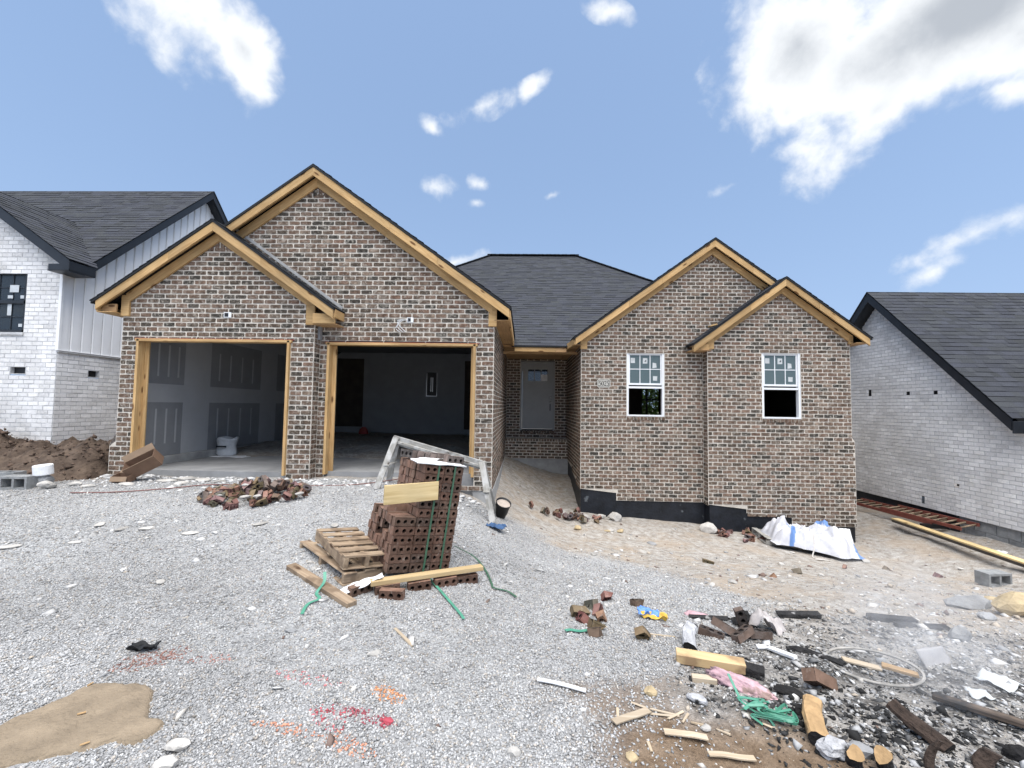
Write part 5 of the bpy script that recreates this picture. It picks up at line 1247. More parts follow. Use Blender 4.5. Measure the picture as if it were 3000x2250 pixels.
# bricks and paper on top of the tower
zt = 12*PW
def on(p, r=(0, 0, 0)): return M0 @ T(*p) @ rot(*r)
ORD = ('first', 'second', 'third', 'fourth', 'fifth', 'sixth', 'seventh')
for i in range(6):
    o = obj('brick', GB[i % 4], None, on((.225+.071*i, .50-.012*i, zt+.045+.008*(i == 0)), (random.uniform(-.06, .06), random.uniform(-.05, .05), math.pi/2+random.uniform(-.12, .12)+(.35 if i == 0 else 0))))
    tag(o, ORD[i]+' brown brick from the sawhorse end in the row on the cube top', 'brick', 'row of bricks on top of the cube')
o = obj('brick', GB[1], None, on((.56, .17, zt+.052), (0, 0, .12))); tag(o, 'single brown brick lying on white paper at the front of the brick cube top', 'brick')
o = obj('brick', GB[0], None, on((.52, .40, zt+.052), (0, 0, -.3))); tag(o, 'brown brick lying behind the single brick on the cube top', 'brick')
sheet('paper_sheet', 0, 0, .50, .20, 0, m_paper, 'folded white paper sheet strapped to the front edge of the cube top', 'paper', amp=.012, seed=3, z=0, t=.012, n=12).matrix_basis = on((.37, .085, zt+.022), (.05, 0, 0))
sheet('paper_sheet', 0, 0, .22, .16, .4, m_paper, 'small white paper sheet between the bricks on the cube top', 'paper', amp=.02, seed=4, z=0, n=10).matrix_basis = on((.37, .30, zt+.03), (0, -.1, .5))
# plywood offcut tucked under a strap
V, F = chamfer(.50, .018, .165, .002); m_ply = wood('plywood', (.50, .37, .18), (.66, .52, .29), knots=False)
P0_ = Vector((-1.51, 3.42, .66)); P1_ = Vector((-.93, 3.64, .70))
o = obj('plywood_strip', mesh_data('plywood_strip', V, F, m_ply), None, frame(P0_, P1_)); tag(o, 'yellow plywood strip held against the brick cube by a green strap', 'board')
o.matrix_basis = frame(on((-.155, -.022, 8.35*PW)).translation, on((.36, -.020, 9.2*PW)).translation) @ rot(0, 0, 0)
# step bricks: loose pair on the low part
o = obj('brick', LB[3], None, on((.10, .30, 6*PW+.035), (math.pi/2, 0, .05))); tag(o, 'red brick lying flat on the low step of the brick cube', 'brick')
# pallets
def pallet(name, Mp, lu, lv, h, slats, along_u, label, nstr=3, sw=.085, wood_=None, seed=1):
    wood_ = wood_ or m_pallet; rr = random.Random(seed)
    H = bpy.data.objects.new(name, None); put(H, None, Mp); tag(H, label, 'pallet')
    def bd(nm, x0, x1, y0, y1, z0, z1):
        along_x = (x1-x0) > (y1-y0); V, F = chamfer(x1-x0 if along_x else y1-y0, y1-y0 if along_x else x1-x0, z1-z0, .003, .003, rr)
        obj(nm, mesh_data(nm, V, F, wood_), H, Mp @ T((x0+x1)/2, (y0+y1)/2, (z0+z1)/2) @ rot(rr.uniform(-.01, .01), rr.uniform(-.01, .01), 0 if along_x else math.pi/2))
    d = .016
    if along_u:       # deck slats along u, stringers along v
        for i in range(nstr): x = (lu-.036)*i/(nstr-1); bd('stringer', x, x+.036, 0, lv, d, h-d)
        for i in range(slats):
            y = (lv-sw)*i/(slats-1); bd('slat', 0, lu, y, y+sw, h-d, h)
        for i in range(3): y = (lv-sw)*i/2; bd('slat', 0, lu, y, y+sw, 0, d)
    else:
        for i in range(nstr): y = (lv-.04)*i/(nstr-1); bd('stringer', 0, lu, y, y+.04, d, h-d)
        for i in range(slats): x = (lu-sw)*i/(slats-1); bd('slat', x, x+sw, -.01, lv+.01, h-d, h)
        for i in range(3): x = (lu-sw)*i/2; bd('slat', x, x+sw, 0, lv, 0, d)
    return H
def pose(x, y, z, yaw, tu=0.0, tv=0.0): return T(x, y, z) @ rot(0, 0, yaw) @ rot(tv, tu, 0)
pallet('pallet', pose(-1.47, 3.56, .045, math.radians(47), math.radians(6), math.radians(1)), 1.0, 1.02, .105, 6, False, 'large worn pallet carrying the brick cube, its empty end tilted up', 3, .11)
pallet('pallet', pose(-1.475, 3.56, .17, math.radians(41), math.radians(7.5), math.radians(2)), .40, .86, .115, 6, True, 'small slatted pallet lying on the large pallet beside the brick cube', 3, .088, seed=4)
plank('lumber', -2.06, 3.84, -1.28, 3.28, .085, .038, m_pallet, 'short stick of lumber on the gravel in front of the pallets', 'board')
plank('lumber', -1.22, 3.50, -.36, 3.97, .075, .04, wood('fresh_stud', (.46, .33, .17), (.58, .44, .25)), 'long pale stud lying on bricks along the foot of the brick cube', 'board', z0=.10, z1=.075)
loose(LB[1], -1.03, 3.46, .035, 0, 0, -.03, 'whole red brick lying alone on gravel in front of the long stud')
for i, (x, y, rz) in enumerate(((-.86, 3.66, .45), (-.66, 3.78, .5), (-.49, 3.90, .4), (-1.10, 3.55, .5), (-1.30, 3.50, .9))):
    loose(LB[i], x, y, gz(x, y)+.03, 0, 0, rz, ('middle', 'fourth', 'rightmost', 'second', 'leftmost')[i]+' of the red bricks under the long stud at the foot of the cube', 'bricks under the stud')
sheet('paper_sheet', -1.30, 3.50, .36, .09, .45, m_paper, 'white paper strip trailing from under the brick cube over the pallet', 'paper', amp=.03, seed=8, z=.085, tilt=(.1, -.25))
g = lambda x, y, dz=.004: (x, y, gz(x, y)+dz+.012)
ribbon('strap', [on((.335, -.01, .0)).translation, on((.36, -.06, -.02)).translation, g(-.69, 3.66), g(-.56, 3.46), g(-.46, 3.30), g(-.42, 3.22)], .022, m_strap, 'green strap end running from the brick cube across the gravel', 'strap')
ribbon('strap', [g(-.70, 4.50, .1), g(-.50, 4.50, .04), g(-.36, 4.28), g(-.27, 3.95), g(-.24, 3.84), g(-.12, 3.82), g(-.04, 3.70)], .018, m_strapd, 'dark green strap curling over the gravel right of the brick cube', 'strap')
ribbon('strap', [(-1.62, 3.55, .16), (-1.60, 3.50, .10), g(-1.62, 3.42), g(-1.56, 3.34), g(-1.60, 3.27), g(-1.60, 3.20), g(-1.58, 3.12)], .024, m_strap, 'green strap hanging from the pallet to the gravel', 'strap')
rock('stone', -1.95, 3.95, .07, .05, .03, m_rock, 'small white stone chip by the raised pallet corner', 'stone', 5); rock('stone', -1.83, 3.80, .06, .05, .04, m_rock, 'white stone lump between pallet and lumber stick', 'stone', 6)

# ------------------------------------------------------------------ saw horse behind the bricks
def sawhorse():
    H = thing('saw_horse', (-1.3, 6.5, .1), 'weathered grey wooden saw horse standing behind the brick cube', 'saw horse')
    A, B = Vector((-2.02, 6.62, 1.0)), Vector((-.56, 6.48, .635)); d = (B-A).normalized()
    board('beam', A, B, .04, .135, m_old, H); board('beam', A+Vector((0, .0, -.02))+d*.03, B-d*.03+Vector((0, 0, -.02)), .10, .04, m_old, H)
    for P, s in ((A, -1), (B, 1)):
        q = P-d*s*(-.05) if False else P+d*(-s)*.06
        for yy in (-1, 1):
            foot = Vector((q.x+s*.20, q.y+yy*.30, 0)); foot.z = gz(foot.x, foot.y); top = Vector((q.x, q.y+yy*.035, q.z+.05))
            board('leg', top, foot, .09, .036, m_old, H, up=(0, 1, 0))
        fx = q.x+s*.09; board('brace', (fx, q.y-.21, q.z-.36), (fx, q.y+.21, q.z-.36), .09, .024, m_old, H)
sawhorse()

# ------------------------------------------------------------------ heap of broken bricks before the garage
def brick_heap():
    rr = random.Random(31); cx, cy = -3.66, 5.78; placed = 0
    hf = lambda x, y: max(0, 1-math.hypot((x-cx-.12)/.78, (y-cy)/.55))
    while placed < 130:
        x, y = cx+rr.uniform(-.75, .75), cy+rr.uniform(-.60, .60); e = math.hypot((x-cx)/.72, (y-cy)/.52)
        if e > 1 or rr.random() < e*.35: continue
        z = gz(x, y)+.015+.21*hf(x, y)**.8*rr.uniform(.5, 1.0); me = rr.choice(HB+HB+LB[:2]+GB[:2])
        loose(me, x, y, z, rr.uniform(-.9, .9), rr.uniform(-.9, .9), rr.uniform(0, 6.3), 'broken red brick in the heap on gravel before the garage', 'broken bricks heaped before the garage', 'broken_brick'); placed += 1
    for i, (dx, dy, l) in enumerate(((-.25, -.30, .13), (.15, -.38, .16), (.28, -.36, .14), (-.05, -.1, .12), (.7, -.12, .13), (-.5, -.1, .10))):
        x, y = cx+dx, cy+dy; rock('mortar_lump', x, y, l, l*.7, l*.35, m_rock, 'pale mortar lump lying in the broken brick heap', 'rubble', 60+i, i, 0, 'mortar lumps in the brick heap', dz=.02+.22*hf(x, y))
brick_heap()

# ------------------------------------------------------------------ at the garage corner
def carton(name, x, y, lx, ly, lz, yaw, pitch, flaps, label, m1, m2, z=None, roll=0.0):
    Mw = T(x, y, gz(x, y) if z is None else z) @ rot(0, 0, yaw) @ rot(roll, pitch, 0); H = bpy.data.objects.new(name, None); put(H, None, Mw); tag(H, label, 'box')
    t = .006; mb = MB()
    for a in ((0, lx, 0, t, 0, lz), (0, lx, ly-t, ly, 0, lz), (0, t, t, ly-t, 0, lz), (lx-t, lx, t, ly-t, 0, lz), (0, lx, 0, ly, -t, 0)): mb.box(*a)
    mb.build('body', m1, H, Mw)
    for k, (side, ang) in enumerate(flaps):
        mb = MB(); f = ly*.45
        if side in 'fb':
            Mf = Mw @ T(0, 0 if side == 'f' else ly, lz) @ rot((-1 if side == 'f' else 1)*-ang if False else (ang if side == 'f' else -ang), 0, 0)
            mb.box(0, lx, -f if side == 'f' else 0, 0 if side == 'f' else f, -.002, .003)
        else:
            Mf = Mw @ T(0 if side == 'l' else lx, 0, lz) @ rot(0, (-ang if side == 'l' else ang), 0); mb.box(-f if side == 'l' else 0, 0 if side == 'l' else f, 0, ly, -.002, .003)
        mb.build('flap', m2, H, Mf)
    return H
carton('cardboard_box', -6.02, 6.48, .44, .22, .20, math.radians(18), math.radians(-30), [('f', 1.9), ('b', -.9)], 'long open cardboard box tilted against the garage door frame', m_card, m_card2, z=.33, roll=.55)
carton('cardboard_box', -6.22, 6.36, .24, .16, .10, math.radians(4), 0, [('f', 1.1), ('b', -.5)], 'small flattened cardboard box in front of the long box', m_card, m_card2, roll=.25)
def cinder_block(x, y, yaw, label, z=None, lie=(0, 0)):
    L, D, Hh, t = .39, .19, .19, .032; zz = gz(x, y) if z is None else z
    Mw = T(x, y, zz) @ rot(lie[0], lie[1], yaw); mb = MB()
    for a in ((0, L, 0, t, 0, Hh), (0, L, D-t, D, 0, Hh), (0, t, t, D-t, 0, Hh), (L-t, L, t, D-t, 0, Hh), (L/2-t/2, L/2+t/2, t, D-t, 0, Hh)): mb.box(*a)
    return tag(mb.build('cinder_block', m_block, None, Mw), label, 'block')
# its two cores face the street
cinder_block(-7.45, 5.93, .05, 'grey hollow concrete block with its cores facing out by the white tape roll', z=gz(-7.3, 5.9)+.19, lie=(-math.pi/2*1.0, 0))
cinder_block(-7.95, 6.15, .12, 'concrete block at the picture edge behind the hollow block', z=gz(-7.6, 6.1))
def tape_roll(x, y, label):
    n = 24; V = []; F = []; prof = [(.045, .0), (.105, .0), (.11, .01), (.11, .135), (.105, .145), (.045, .145)]
    for r_, z in prof:
        for k in range(n): V.append((r_*math.cos(k/n*math.tau), r_*math.sin(k/n*math.tau), z))
    m = len(prof)
    for i in range(m):
        for k in range(n): F.append((i*n+k, i*n+(k+1) % n, ((i+1) % m)*n+(k+1) % n, ((i+1) % m)*n+k))
    tag(obj('tape_roll', mesh_data('tape_roll', V, F, m_paper), None, T(x, y, gz(x, y)+.16) @ rot(.08, -.05, 0)), label, 'roll')
    rock('stone', x-.02, y+.02, .26, .22, .2, m_rock2, 'grey stone under the white roll', 'stone', 70, .3, .12)
tape_roll(-7.06, 6.16, 'white roll with an open core standing beside the hollow block')
rock('limestone_slab', -6.82, 6.0, .24, .16, .13, m_rock, 'tilted white limestone chunk beside the hollow block', 'stone', 71, .5, .1); rock('limestone_slab', -6.55, 6.15, .22, .15, .08, m_rock, 'flat white limestone chunk at the foot of the dirt heap', 'stone', 72, .1, .2)
for i, (x, y, a, b, c, rz) in enumerate(((-5.38, 6.78, .38, .22, .07, .2), (-5.05, 6.70, .30, .2, .06, -.3), (-5.55, 6.55, .34, .2, .05, .4), (-5.9, 6.25, .3, .16, .05, -.2), (-5.2, 6.45, .26, .18, .05, .9), (-6.3, 6.10, .22, .14, .04, .2), (-4.75, 6.6, .2, .13, .05, 1.2))):
    rock('limestone_slab', x, y, a, b, c, m_rock, 'flat pale limestone slab lying before the left garage door', 'stone', 80+i, rz, .2, 'limestone slabs before the left garage door')
for i, (x, y, l) in enumerate(((-3.55, 4.55, .20), (-4.1, 4.62, .17), (-4.35, 4.6, .16), (-4.7, 4.7, .2), (-5.3, 4.15, .18), (-5.0, 4.1, .2), (-2.95, 4.8, .2), (-2.1, 4.8, .18), (-3.0, 3.55, .13), (-4.5, 4.25, .14))):
    rock('limestone_flake', x, y, l, l*.55, .03, m_rock, 'flat pale stone flake on the gravel between brick heap and pallets', 'stone', 100+i, i*.7, .15, 'stone flakes on the gravel')
curve_tube('cable', [g(-6.2, 5.75), g(-5.6, 5.8), g(-5.1, 6.05), g(-4.6, 6.3), g(-3.6, 6.35), g(-2.6, 6.6), g(-1.9, 7.0, .05)], .008, mat('brown_cable', (.20, .10, .085), .8, .2, 9)); tag(bpy.data.objects['cable'], 'thin brown cable snaking across the stones before the garage', 'cable')
# inside the garage
def sack():
    n, m = 20, 10; V = []; F = []
    prof = [(.17, 0), (.19, .05), (.18, .13), (.17, .20), (.19, .27), (.215, .33), (.22, .37), (.19, .38), (.16, .33), (.05, .30)]
    for i, (r_, z) in enumerate(prof):
        for k in range(n):
            a = k/n*math.tau; q = r_*(1+.10*math.sin(2*a+i*.4)+.05*math.sin(5*a+i)); V.append((q*math.cos(a), q*.75*math.sin(a), z+.02*math.sin(3*a+1)*(z > .3)))
    for i in range(len(prof)-1):
        for k in range(n): F.append((i*n+k, i*n+(k+1) % n, (i+1)*n+(k+1) % n, (i+1)*n+k))
    F.append(tuple(range((len(prof)-1)*n, len(prof)*n)))
    o = obj('sack', mesh_data('sack', V, F, mat('paper_sack', (.52, .53, .54), .8, .15, 8), True), None, T(-6.42, 9.15, .395)); tag(o, 'opened white paper sack standing by the wall inside the left garage bay', 'sack')
    mb = MB(); mb.box(-.11, .11, -.165, -.160, .20, .235); mb.build('printed_band', m_blackpaint, o, T(-6.42, 9.15, .395) @ rot(.12, 0, 0))
    sheet('plastic_sheet', -6.25, 9.12, .8, .5, 0, m_paper, 'white sheet on the garage floor under the paper sack', 'sheet', amp=.012, seed=12, z=.388, n=10)
sack()
tag(obj('gas_can', knob_mesh(.16), None, T(-5.35, 14.2, .56) @ Matrix.Scale(1.4, 4, (0, 0, 1))), 'dark red can standing at the back wall of the right garage bay', 'can').data.materials[0] = m_red
plank('floor_plank', -3.5, 14.3, -2.3, 14.2, .15, .05, m_dark, 'dark board on the floor at the back of the right garage bay', 'board', z0=.41, z1=.41)
rock('dark_bundle', -1.25, 11.8, .5, .4, .22, m_plastic_black, 'dark bundle on the floor inside the right garage bay', 'bundle', 33, 0, .1).location.z = .46

# ------------------------------------------------------------------ between garage and bedroom wing
def bucket(x, y, label):
    n = 20; V = []; F = []; prof = [(.115, 0), (.14, .29), (.147, .29), (.147, .315), (.138, .315), (.132, .10), (.02, .10)]
    for r_, z in prof:
        for k in range(n): V.append((r_*math.cos(k/n*math.tau), r_*math.sin(k/n*math.tau), z))
    for i in range(len(prof)-1):
        for k in range(n): F.append((i*n+k, i*n+(k+1) % n, (i+1)*n+(k+1) % n, (i+1)*n+k))
    F.append(tuple(range(n))[::-1]); Mw = T(x, y, gz(x, y)+.02) @ rot(.42, .30, 0) @ Matrix.Scale(.84, 4)
    o = obj('bucket', mesh_data('bucket', V, F, m_plastic_black, True), None, Mw); tag(o, label, 'bucket')
    V = [(.136*math.cos(k/n*math.tau), .136*math.sin(k/n*math.tau), .275) for k in range(n)]; obj('contents', mesh_data('contents', V, [tuple(range(n))], mat('dried_mortar', (.40, .34, .29), .95, .2, 20)), o, Mw)
bucket(-.36, 6.86, 'black plastic bucket full of mortar tipping over by the garage corner')
sheet('rag', -.36, 5.93, .28, .16, -.5, m_blue, 'dark blue rag lying on the gravel slope', 'rag', amp=.06, seed=21)
rr = random.Random(8)
for i in range(34):
    x, y = 1.05+rr.gauss(0, .33), 8.95+rr.gauss(0, .22); me = rr.choice(HB)
    if x > 1.2 and y > 9.4: y = 9.2
    loose(me, x, y, gz(x, y)+rr.uniform(.02, .10), rr.uniform(-.8, .8), rr.uniform(-.8, .8), rr.uniform(0, 6), 'broken brick in the rubble at the foundation corner by the porch', 'broken bricks at the foundation corner', 'broken_brick')
for i, (x, y, l) in enumerate(((1.02, 9.0, .2), (1.30, 9.05, .26), (1.95, 9.15, .34), (1.68, 9.2, .2), (.85, 9.15, .18), (3.85, 9.05, .4), (1.2, 8.75, .15))):
    rock('rubble_chunk', x, y, l, l*.8, l*.6, m_rock, 'pale concrete chunk lying at the black foundation', 'rubble', 120+i, i, .2, 'concrete chunks along the foundation')
for i in range(22):
    x, y = 4.3+rr.uniform(-.4, .6), 8.95+rr.gauss(0, .15); loose(rr.choice(HB), x, y, gz(x, y)+.03, rr.uniform(-.8, .8), rr.uniform(-.8, .8), rr.uniform(0, 6), 'broken brick strewn along the foundation left of the white tarp', 'broken bricks left of the tarp', 'broken_brick')
rock('stone', 1.05, 8.2, .20, .15, .12, m_ochre, 'tan stone on the pale slope below the porch', 'stone', 131, .4)

# ------------------------------------------------------------------ tarp on a pallet before the bay
pallet('pallet', pose(4.72, 8.52, gz(4.9, 8.6)+.03, math.radians(-8), math.radians(5)), 1.25, .75, .13, 6, False, 'grey pallet under the white tarp before the projecting bay', 3, .10, m_old, 7)
def tarp():
    nx, ny = 90, 44; V = []; F = []; Cc = []
    for j in range(ny+1):
        for i in range(nx+1):
            s, t = i/nx, j/ny; x = -.76+1.52*s; y = -.46+.92*t
            prof = .33*np.exp(-((s-.12)/.12)**2)+.18*np.exp(-((s-.42)/.20)**2)+.26*np.exp(-((s-.68)/.13)**2)+.13
            edge = (1-abs(2*t-1)**3.0)*float(sst(0, .10, s))*float(1-sst(.90, 1.0, s)); rid = 1-2*abs(float(vnoise(x*1.6+4, y*2.4, 2.3, 3)))
            h = prof*edge*(.62+.52*rid)+.10*(float(vnoise(x, y, 5, 3)))*edge+.045*(1-2.6*abs(float(vnoise(x+3+y, y*1.7-x*.6, 4.2, 2))))*edge
            yy = y*(1-.18*math.sin(s*7))-.10*s+.10*float(vnoise(s*6, 2.2, 1, 2))*(1-t); V.append((x+.05*float(vnoise(y, x, 4, 2)), yy, h))
            blue = (abs(s-.20-.10*t) < .03 and t < .55) or (.52 < s < .72 and abs(t-.50-.15*math.sin(s*14)) < .055) or (s > .90 and t < .35)
            Cc.append((.20, .36, .72) if blue else (.86, .86, .88))
    for j in range(ny):
        for i in range(nx): a = j*(nx+1)+i; F.append((a, a+1, a+nx+2, a+nx+1))
    m = mat('woven_tarp', (.62, .62, .64), .6, .14, 9, attr=True, bump=.5, bscale=14, spec=.25)
    o = obj('tarp', mesh_data('tarp', V, F, m, True, Cc), None, T(5.56, 8.60, -1.05) @ rot(0, .11, -.12)); tag(o, 'crumpled white and blue woven tarp heaped over a pallet', 'tarp')
tarp()
sheet('foam_board', 6.32, 8.62, .24, .30, .2, m_paper, 'white board scrap standing beside the tarp at the house corner', 'board', amp=.01, seed=31, z=-.90, tilt=(1.2, .1), n=8)
ribbon('cord', [(5.35, 8.12, -.72), (5.32, 8.05, -.95), g(5.25, 7.98), g(5.4, 7.9), g(5.2, 7.85), g(5.45, 7.86)], .02, m_rope, 'frayed pale cord hanging from the tarp', 'cord')

# ------------------------------------------------------------------ ladder and plank beside the white house
def ladder():
    H = thing('ladder', (9, 10.4, -.9), 'red-brown extension ladder lying along the foundation of the white house', 'ladder'); m = mat('ladder_red', (.20, .062, .045), .6, .3, 6)
    A, B = Vector((8.47, 11.6, -.80)), Vector((8.62, 8.75, -.78)); C_, D = Vector((8.90, 11.6, -.76)), Vector((8.97, 8.75, -.70))
    for k, (f0, f1, dz) in enumerate(((0, .80, 0), (.38, 1.0, .05))):
        o = Vector((0, 0, dz)); board('rail', A+(B-A)*f0+o, A+(B-A)*f1+o, .03, .065, m, H); board('rail', C_+(D-C_)*f0+o, C_+(D-C_)*f1+o, .03, .065, m, H)
        n = int(round((f1-f0)*14))
        for i in range(n+1): t = f0+(f1-f0)*(i+.3)/(n+.6); curve_tube('rung', [A+(B-A)*t+o, C_+(D-C_)*t+o], .017, m_pallet, H, res=0)
ladder()
plank('plank', 8.28, 9.85, 8.02, 6.9, .15, .03, wood('yellow_plank', (.58, .42, .20), (.70, .54, .29)), 'long yellow plank lying beside the ladder', 'board', z0=-.825, z1=-.825, jit=0)
plank('plank', 8.25, 9.82, 8.0, 6.92, .13, .045, m_dark, 'dark plank under the long yellow plank', 'board', z0=-.865, z1=-.865, jit=0)
board('wood_bearer', (8.4, 9.35, -.84), (8.9, 9.35, -.84), .09, .09, m_plastic_black); tag(bpy.data.objects['wood_bearer'], 'black timber under the near end of the ladder', 'board')
sheet('plastic_scrap', 8.55, 8.05, .38, .16, .3, m_paper, 'white plastic scrap between plank and foundation blocks', 'scrap', amp=.03, seed=41)
cinder_block(7.00, 6.72, .12, 'grey hollow concrete block on the dirt at the edge above the ochre rock', z=gz(7.1, 6.75)+.19, lie=(-math.pi/2, 0))
rock('boulder', 4.52, 4.12, .52, .30, .24, m_ochre, 'ochre boulder lying below the hollow concrete block', 'rock', 141, .1, .15)
rock('boulder', 4.42, 4.45, .5, .25, .18, m_rock2, 'grey flat rock behind the ochre boulder', 'rock', 142, .2, .3)
rock('stone', 3.98, 3.86, .16, .11, .08, m_rock2, 'grey stone left of the ochre boulder', 'stone', 143)

# ------------------------------------------------------------------ burn pile and litter in the near right corner
m_endgrain = mat('cut_wood', (.40, .26, .13), .85, .25, 14, bump=.3, bscale=40)
m_bark = mat('scorched_bark', (.050, .035, .027), .95, .55, 12, bump=1.0, bscale=40)
m_ashw = mat('white_ash_crust', (.42, .42, .43), .97, .35, 11, bump=.9, bscale=45, spots=((.03, .03, .03), 10, .56))
m_pinkw = mat('pink_insulation', (.52, .34, .37), .97, .35, 9, bump=1.0, bscale=18, spots=((.30, .21, .19), 12, .56))
m_soot = mat('soot', (.014, .013, .013), .9, .5, 15, bump=1.0, bscale=30)
m_bluew = mat('blue_wrapper', (.09, .23, .62), .4, .25, 9, spec=.5); m_yel = mat('yellow_wrapper', (.62, .40, .07), .5, .2, 9)
m_palew = wood('bleached_wood', (.38, .30, .21), (.52, .44, .34), knots=False)
m_dbrick = brick_mat('sooty_brick', (.22, .20, .19), .5, .3, .62)
DB = [holed_brick(.165, 400+i, c, .062, .052, holes=3) for i, c in enumerate(((.055, .042, .036), (.070, .054, .046), (.045, .038, .035)))]
for me in DB: me.materials[0] = m_dbrick
def lay(name, me, x, y, dz, r, label, cat, group=None): return tag(obj(name, me, None, T(x, y, gz(x, y)+dz*.8-.004) @ rot(*r)), label, cat, group)
# bricks among the ashes
lay('brick', DB[0], 1.38, 3.22, .025, (math.pi/2, .15, -.55), 'sooty brown brick lying flat, leftmost of the burnt bricks by the ash', 'brick'); lay('brick', DB[1], 1.50, 3.28, .075, (1.2, .3, -.7), 'sooty brick tilted over the leftmost burnt brick', 'brick')
lay('brick', DB[1], 1.58, 3.17, .06, (1.3, -.25, .5), 'sooty brown brick with its flat side up in the middle of the burnt bricks', 'brick'); lay('brick', DB[2], 1.69, 3.40, .10, (.3, 1.2, .2), 'dark brick standing on end behind the burnt bricks', 'brick')
lay('brick', DB[2], 1.72, 3.22, .05, (1.4, .1, .1), 'dark brick, rightmost of the burnt bricks by the grey rag', 'brick')
cl = [(.47, 3.50, .06, .6, .5), (.62, 3.56, .04, -.4, 1.2), (.47, 3.38, .05, .9, 2.0), (.62, 3.42, .05, .3, .3), (.55, 3.26, .05, 1.4, .1), (.52, 3.14, .04, 1.2, -.2), (.58, 3.72, .04, .2, 2.4)]
lb = ['brown half brick, topmost left of the small cluster on the gravel edge', 'brown half brick standing tilted in the small cluster on the gravel edge', 'brown half brick lying leftmost in the small cluster on the gravel edge', 'dark half brick in the middle of the small cluster on the gravel edge', 'dark brick piece standing in the mortar of the small brick cluster', 'reddish brick piece at the near end of the cluster by the green strap', 'brick chip at the far end of the small cluster']
for i, (x, y, dz, rx, rz) in enumerate(cl): lay('broken_brick', HB[i % 16], x, y, dz*.75, (rx, .3*(-1)**i, rz), lb[i], 'brick', 'brick pieces on the gravel edge')
lay('broken_brick', HB[2], .77, 3.95, .05, (.8, .3, .5), 'brown brick half lying alone beyond the small brick cluster', 'brick'); lay('broken_brick', HB[4], .86, 3.13, .05, (.5, .9, .3), 'dark brick half with pale mortar between wrapper and lumber offcut', 'brick')
lay('broken_brick', HB[5], 1.01, 3.86, .035, (1.5, 0, .4), 'brick piece half sunk beyond the blue wrapper', 'brick'); lay('brick', LB[4], 1.72, 2.58, .05, (1.0, .5, .3), 'red brick end sticking out of the ash near the metal hoop', 'brick')
for i, (x, y, nm) in enumerate(((2.78, 6.55, 'dark brick half on the pale slope below the bedroom window'), (3.32, 5.85, 'brown brick half on the dirt below the tarp'), (3.9, 6.3, 'brown brick chunk on the dirt right of centre below the tarp'), (5.3, 7.3, 'brick half lying below the tarp cord'), (6.2, 7.6, 'brick piece on the dirt below the house corner'), (6.9, 7.4, 'small brick piece on the dirt between house corner and plank'))):
    lay('broken_brick', HB[(i*3) % 16], x, y, .02, (i, .3, i*1.3), nm, 'brick')
# charred wood
for x0, y0, x1, y1, w, t, nm in ((2.95, 3.80, 3.28, 3.74, .10, .06, 'short charred timber, the farther of two lying together'), (3.02, 3.62, 3.38, 3.55, .09, .05, 'short charred timber, the nearer of two lying together'), (2.14, 3.72, 2.44, 3.64, .09, .05, 'charred timber end behind the grey rag'),
                                (1.38, 3.62, 1.66, 3.56, .06, .03, 'half burnt stick below the pink scrap'), (1.9, 2.98, 2.02, 2.80, .05, .03, 'burnt stick beside the white strips in the ash')):
    plank('charred_timber', x0, y0, x1, y1, w*.75, t*.7, m_char, nm, 'charred wood', jit=.006)
lay('charred_stick', log_mesh(.26, .045, .040, 5, m_ashw, m_soot), 1.19, 3.10, .05, (0, -.25, 1.15), 'ash-whitened burnt log end lying across the gravel', 'charred wood')
lay('charred_log', log_mesh(.31, .046, .040, 7, mat('half_burnt_wood', (.40, .26, .13), .9, .3, 9, bump=.5, bscale=30, spots=((.022, .018, .016), 4.2, .50)), m_soot), 1.47, 2.24, .045, (.4, -.10, 1.02), 'half burnt log with a broad yellow cut face beside the green straps', 'log')
lay('charred_log', log_mesh(.24, .036, .030, 9, m_bark, m_soot), 1.93, 2.20, .05, (.2, -.35, 1.85), 'black hollow burnt log smoking in the ash', 'log')
lay('split_log', log_mesh(.09, .032, .026, 11, m_char, m_endgrain), 1.47, 1.975, .025, (0, .9, .4), 'split log end with yellow face at the near edge, left of two', 'log'); lay('split_log', log_mesh(.10, .036, .030, 13, m_char, m_endgrain), 1.59, 1.97, .025, (0, .8, .2), 'split log end with yellow face at the near edge, right of two', 'log')
rock('burnt_stone', 1.56, 2.07, .12, .09, .07, m_rock2, 'rounded grey-brown stone behind the split logs', 'stone', 151)
lay('ash_bundle', rock_mesh(.17, .13, .10, 152, m_ashw, 3, .5), 1.44, 2.09, .03, (0, 0, .3), 'bundle of grey burnt paper left of the smoking log', 'ash')
lay('charred_stub', log_mesh(.14, .022, .010, 15, m_bark, m_bark), 1.82, 1.99, .05, (0, -1.25, .3), 'pointed burnt stub standing at the near edge', 'charred wood'); lay('charred_stub', log_mesh(.10, .034, .03, 16, m_bark, m_bark), 2.05, 2.0, .03, (0, -1.2, .3), 'brown burnt stump at the near edge', 'charred wood')
lay('charcoal_block', rock_mesh(.11, .09, .09, 153, m_soot, 3, .3), 2.25, 2.08, .02, (0, 0, .2), 'black charcoal block in the near corner', 'charcoal')
plank('burnt_plank', 2.26, 2.48, 2.50, 2.18, .06, .022, wood('scorched_plank', (.055, .042, .034), (.15, .115, .09), knots=False, dirt=(.03, .028, .027)), 'long scorched plank sloping into the ash at the picture edge', 'charred wood', lift=.03)
lay('soot_lump', rock_mesh(.17, .07, .045, 154, m_soot, 3, .5), 1.50, 2.50, .03, (0, .1, -.35), 'black melted lump at the end of the pink insulation', 'charcoal'); lay('soot_lump', rock_mesh(.09, .07, .06, 155, m_soot, 3, .5), 1.46, 2.33, .03, (0, 0, 1), 'black lump between green straps and log', 'charcoal')
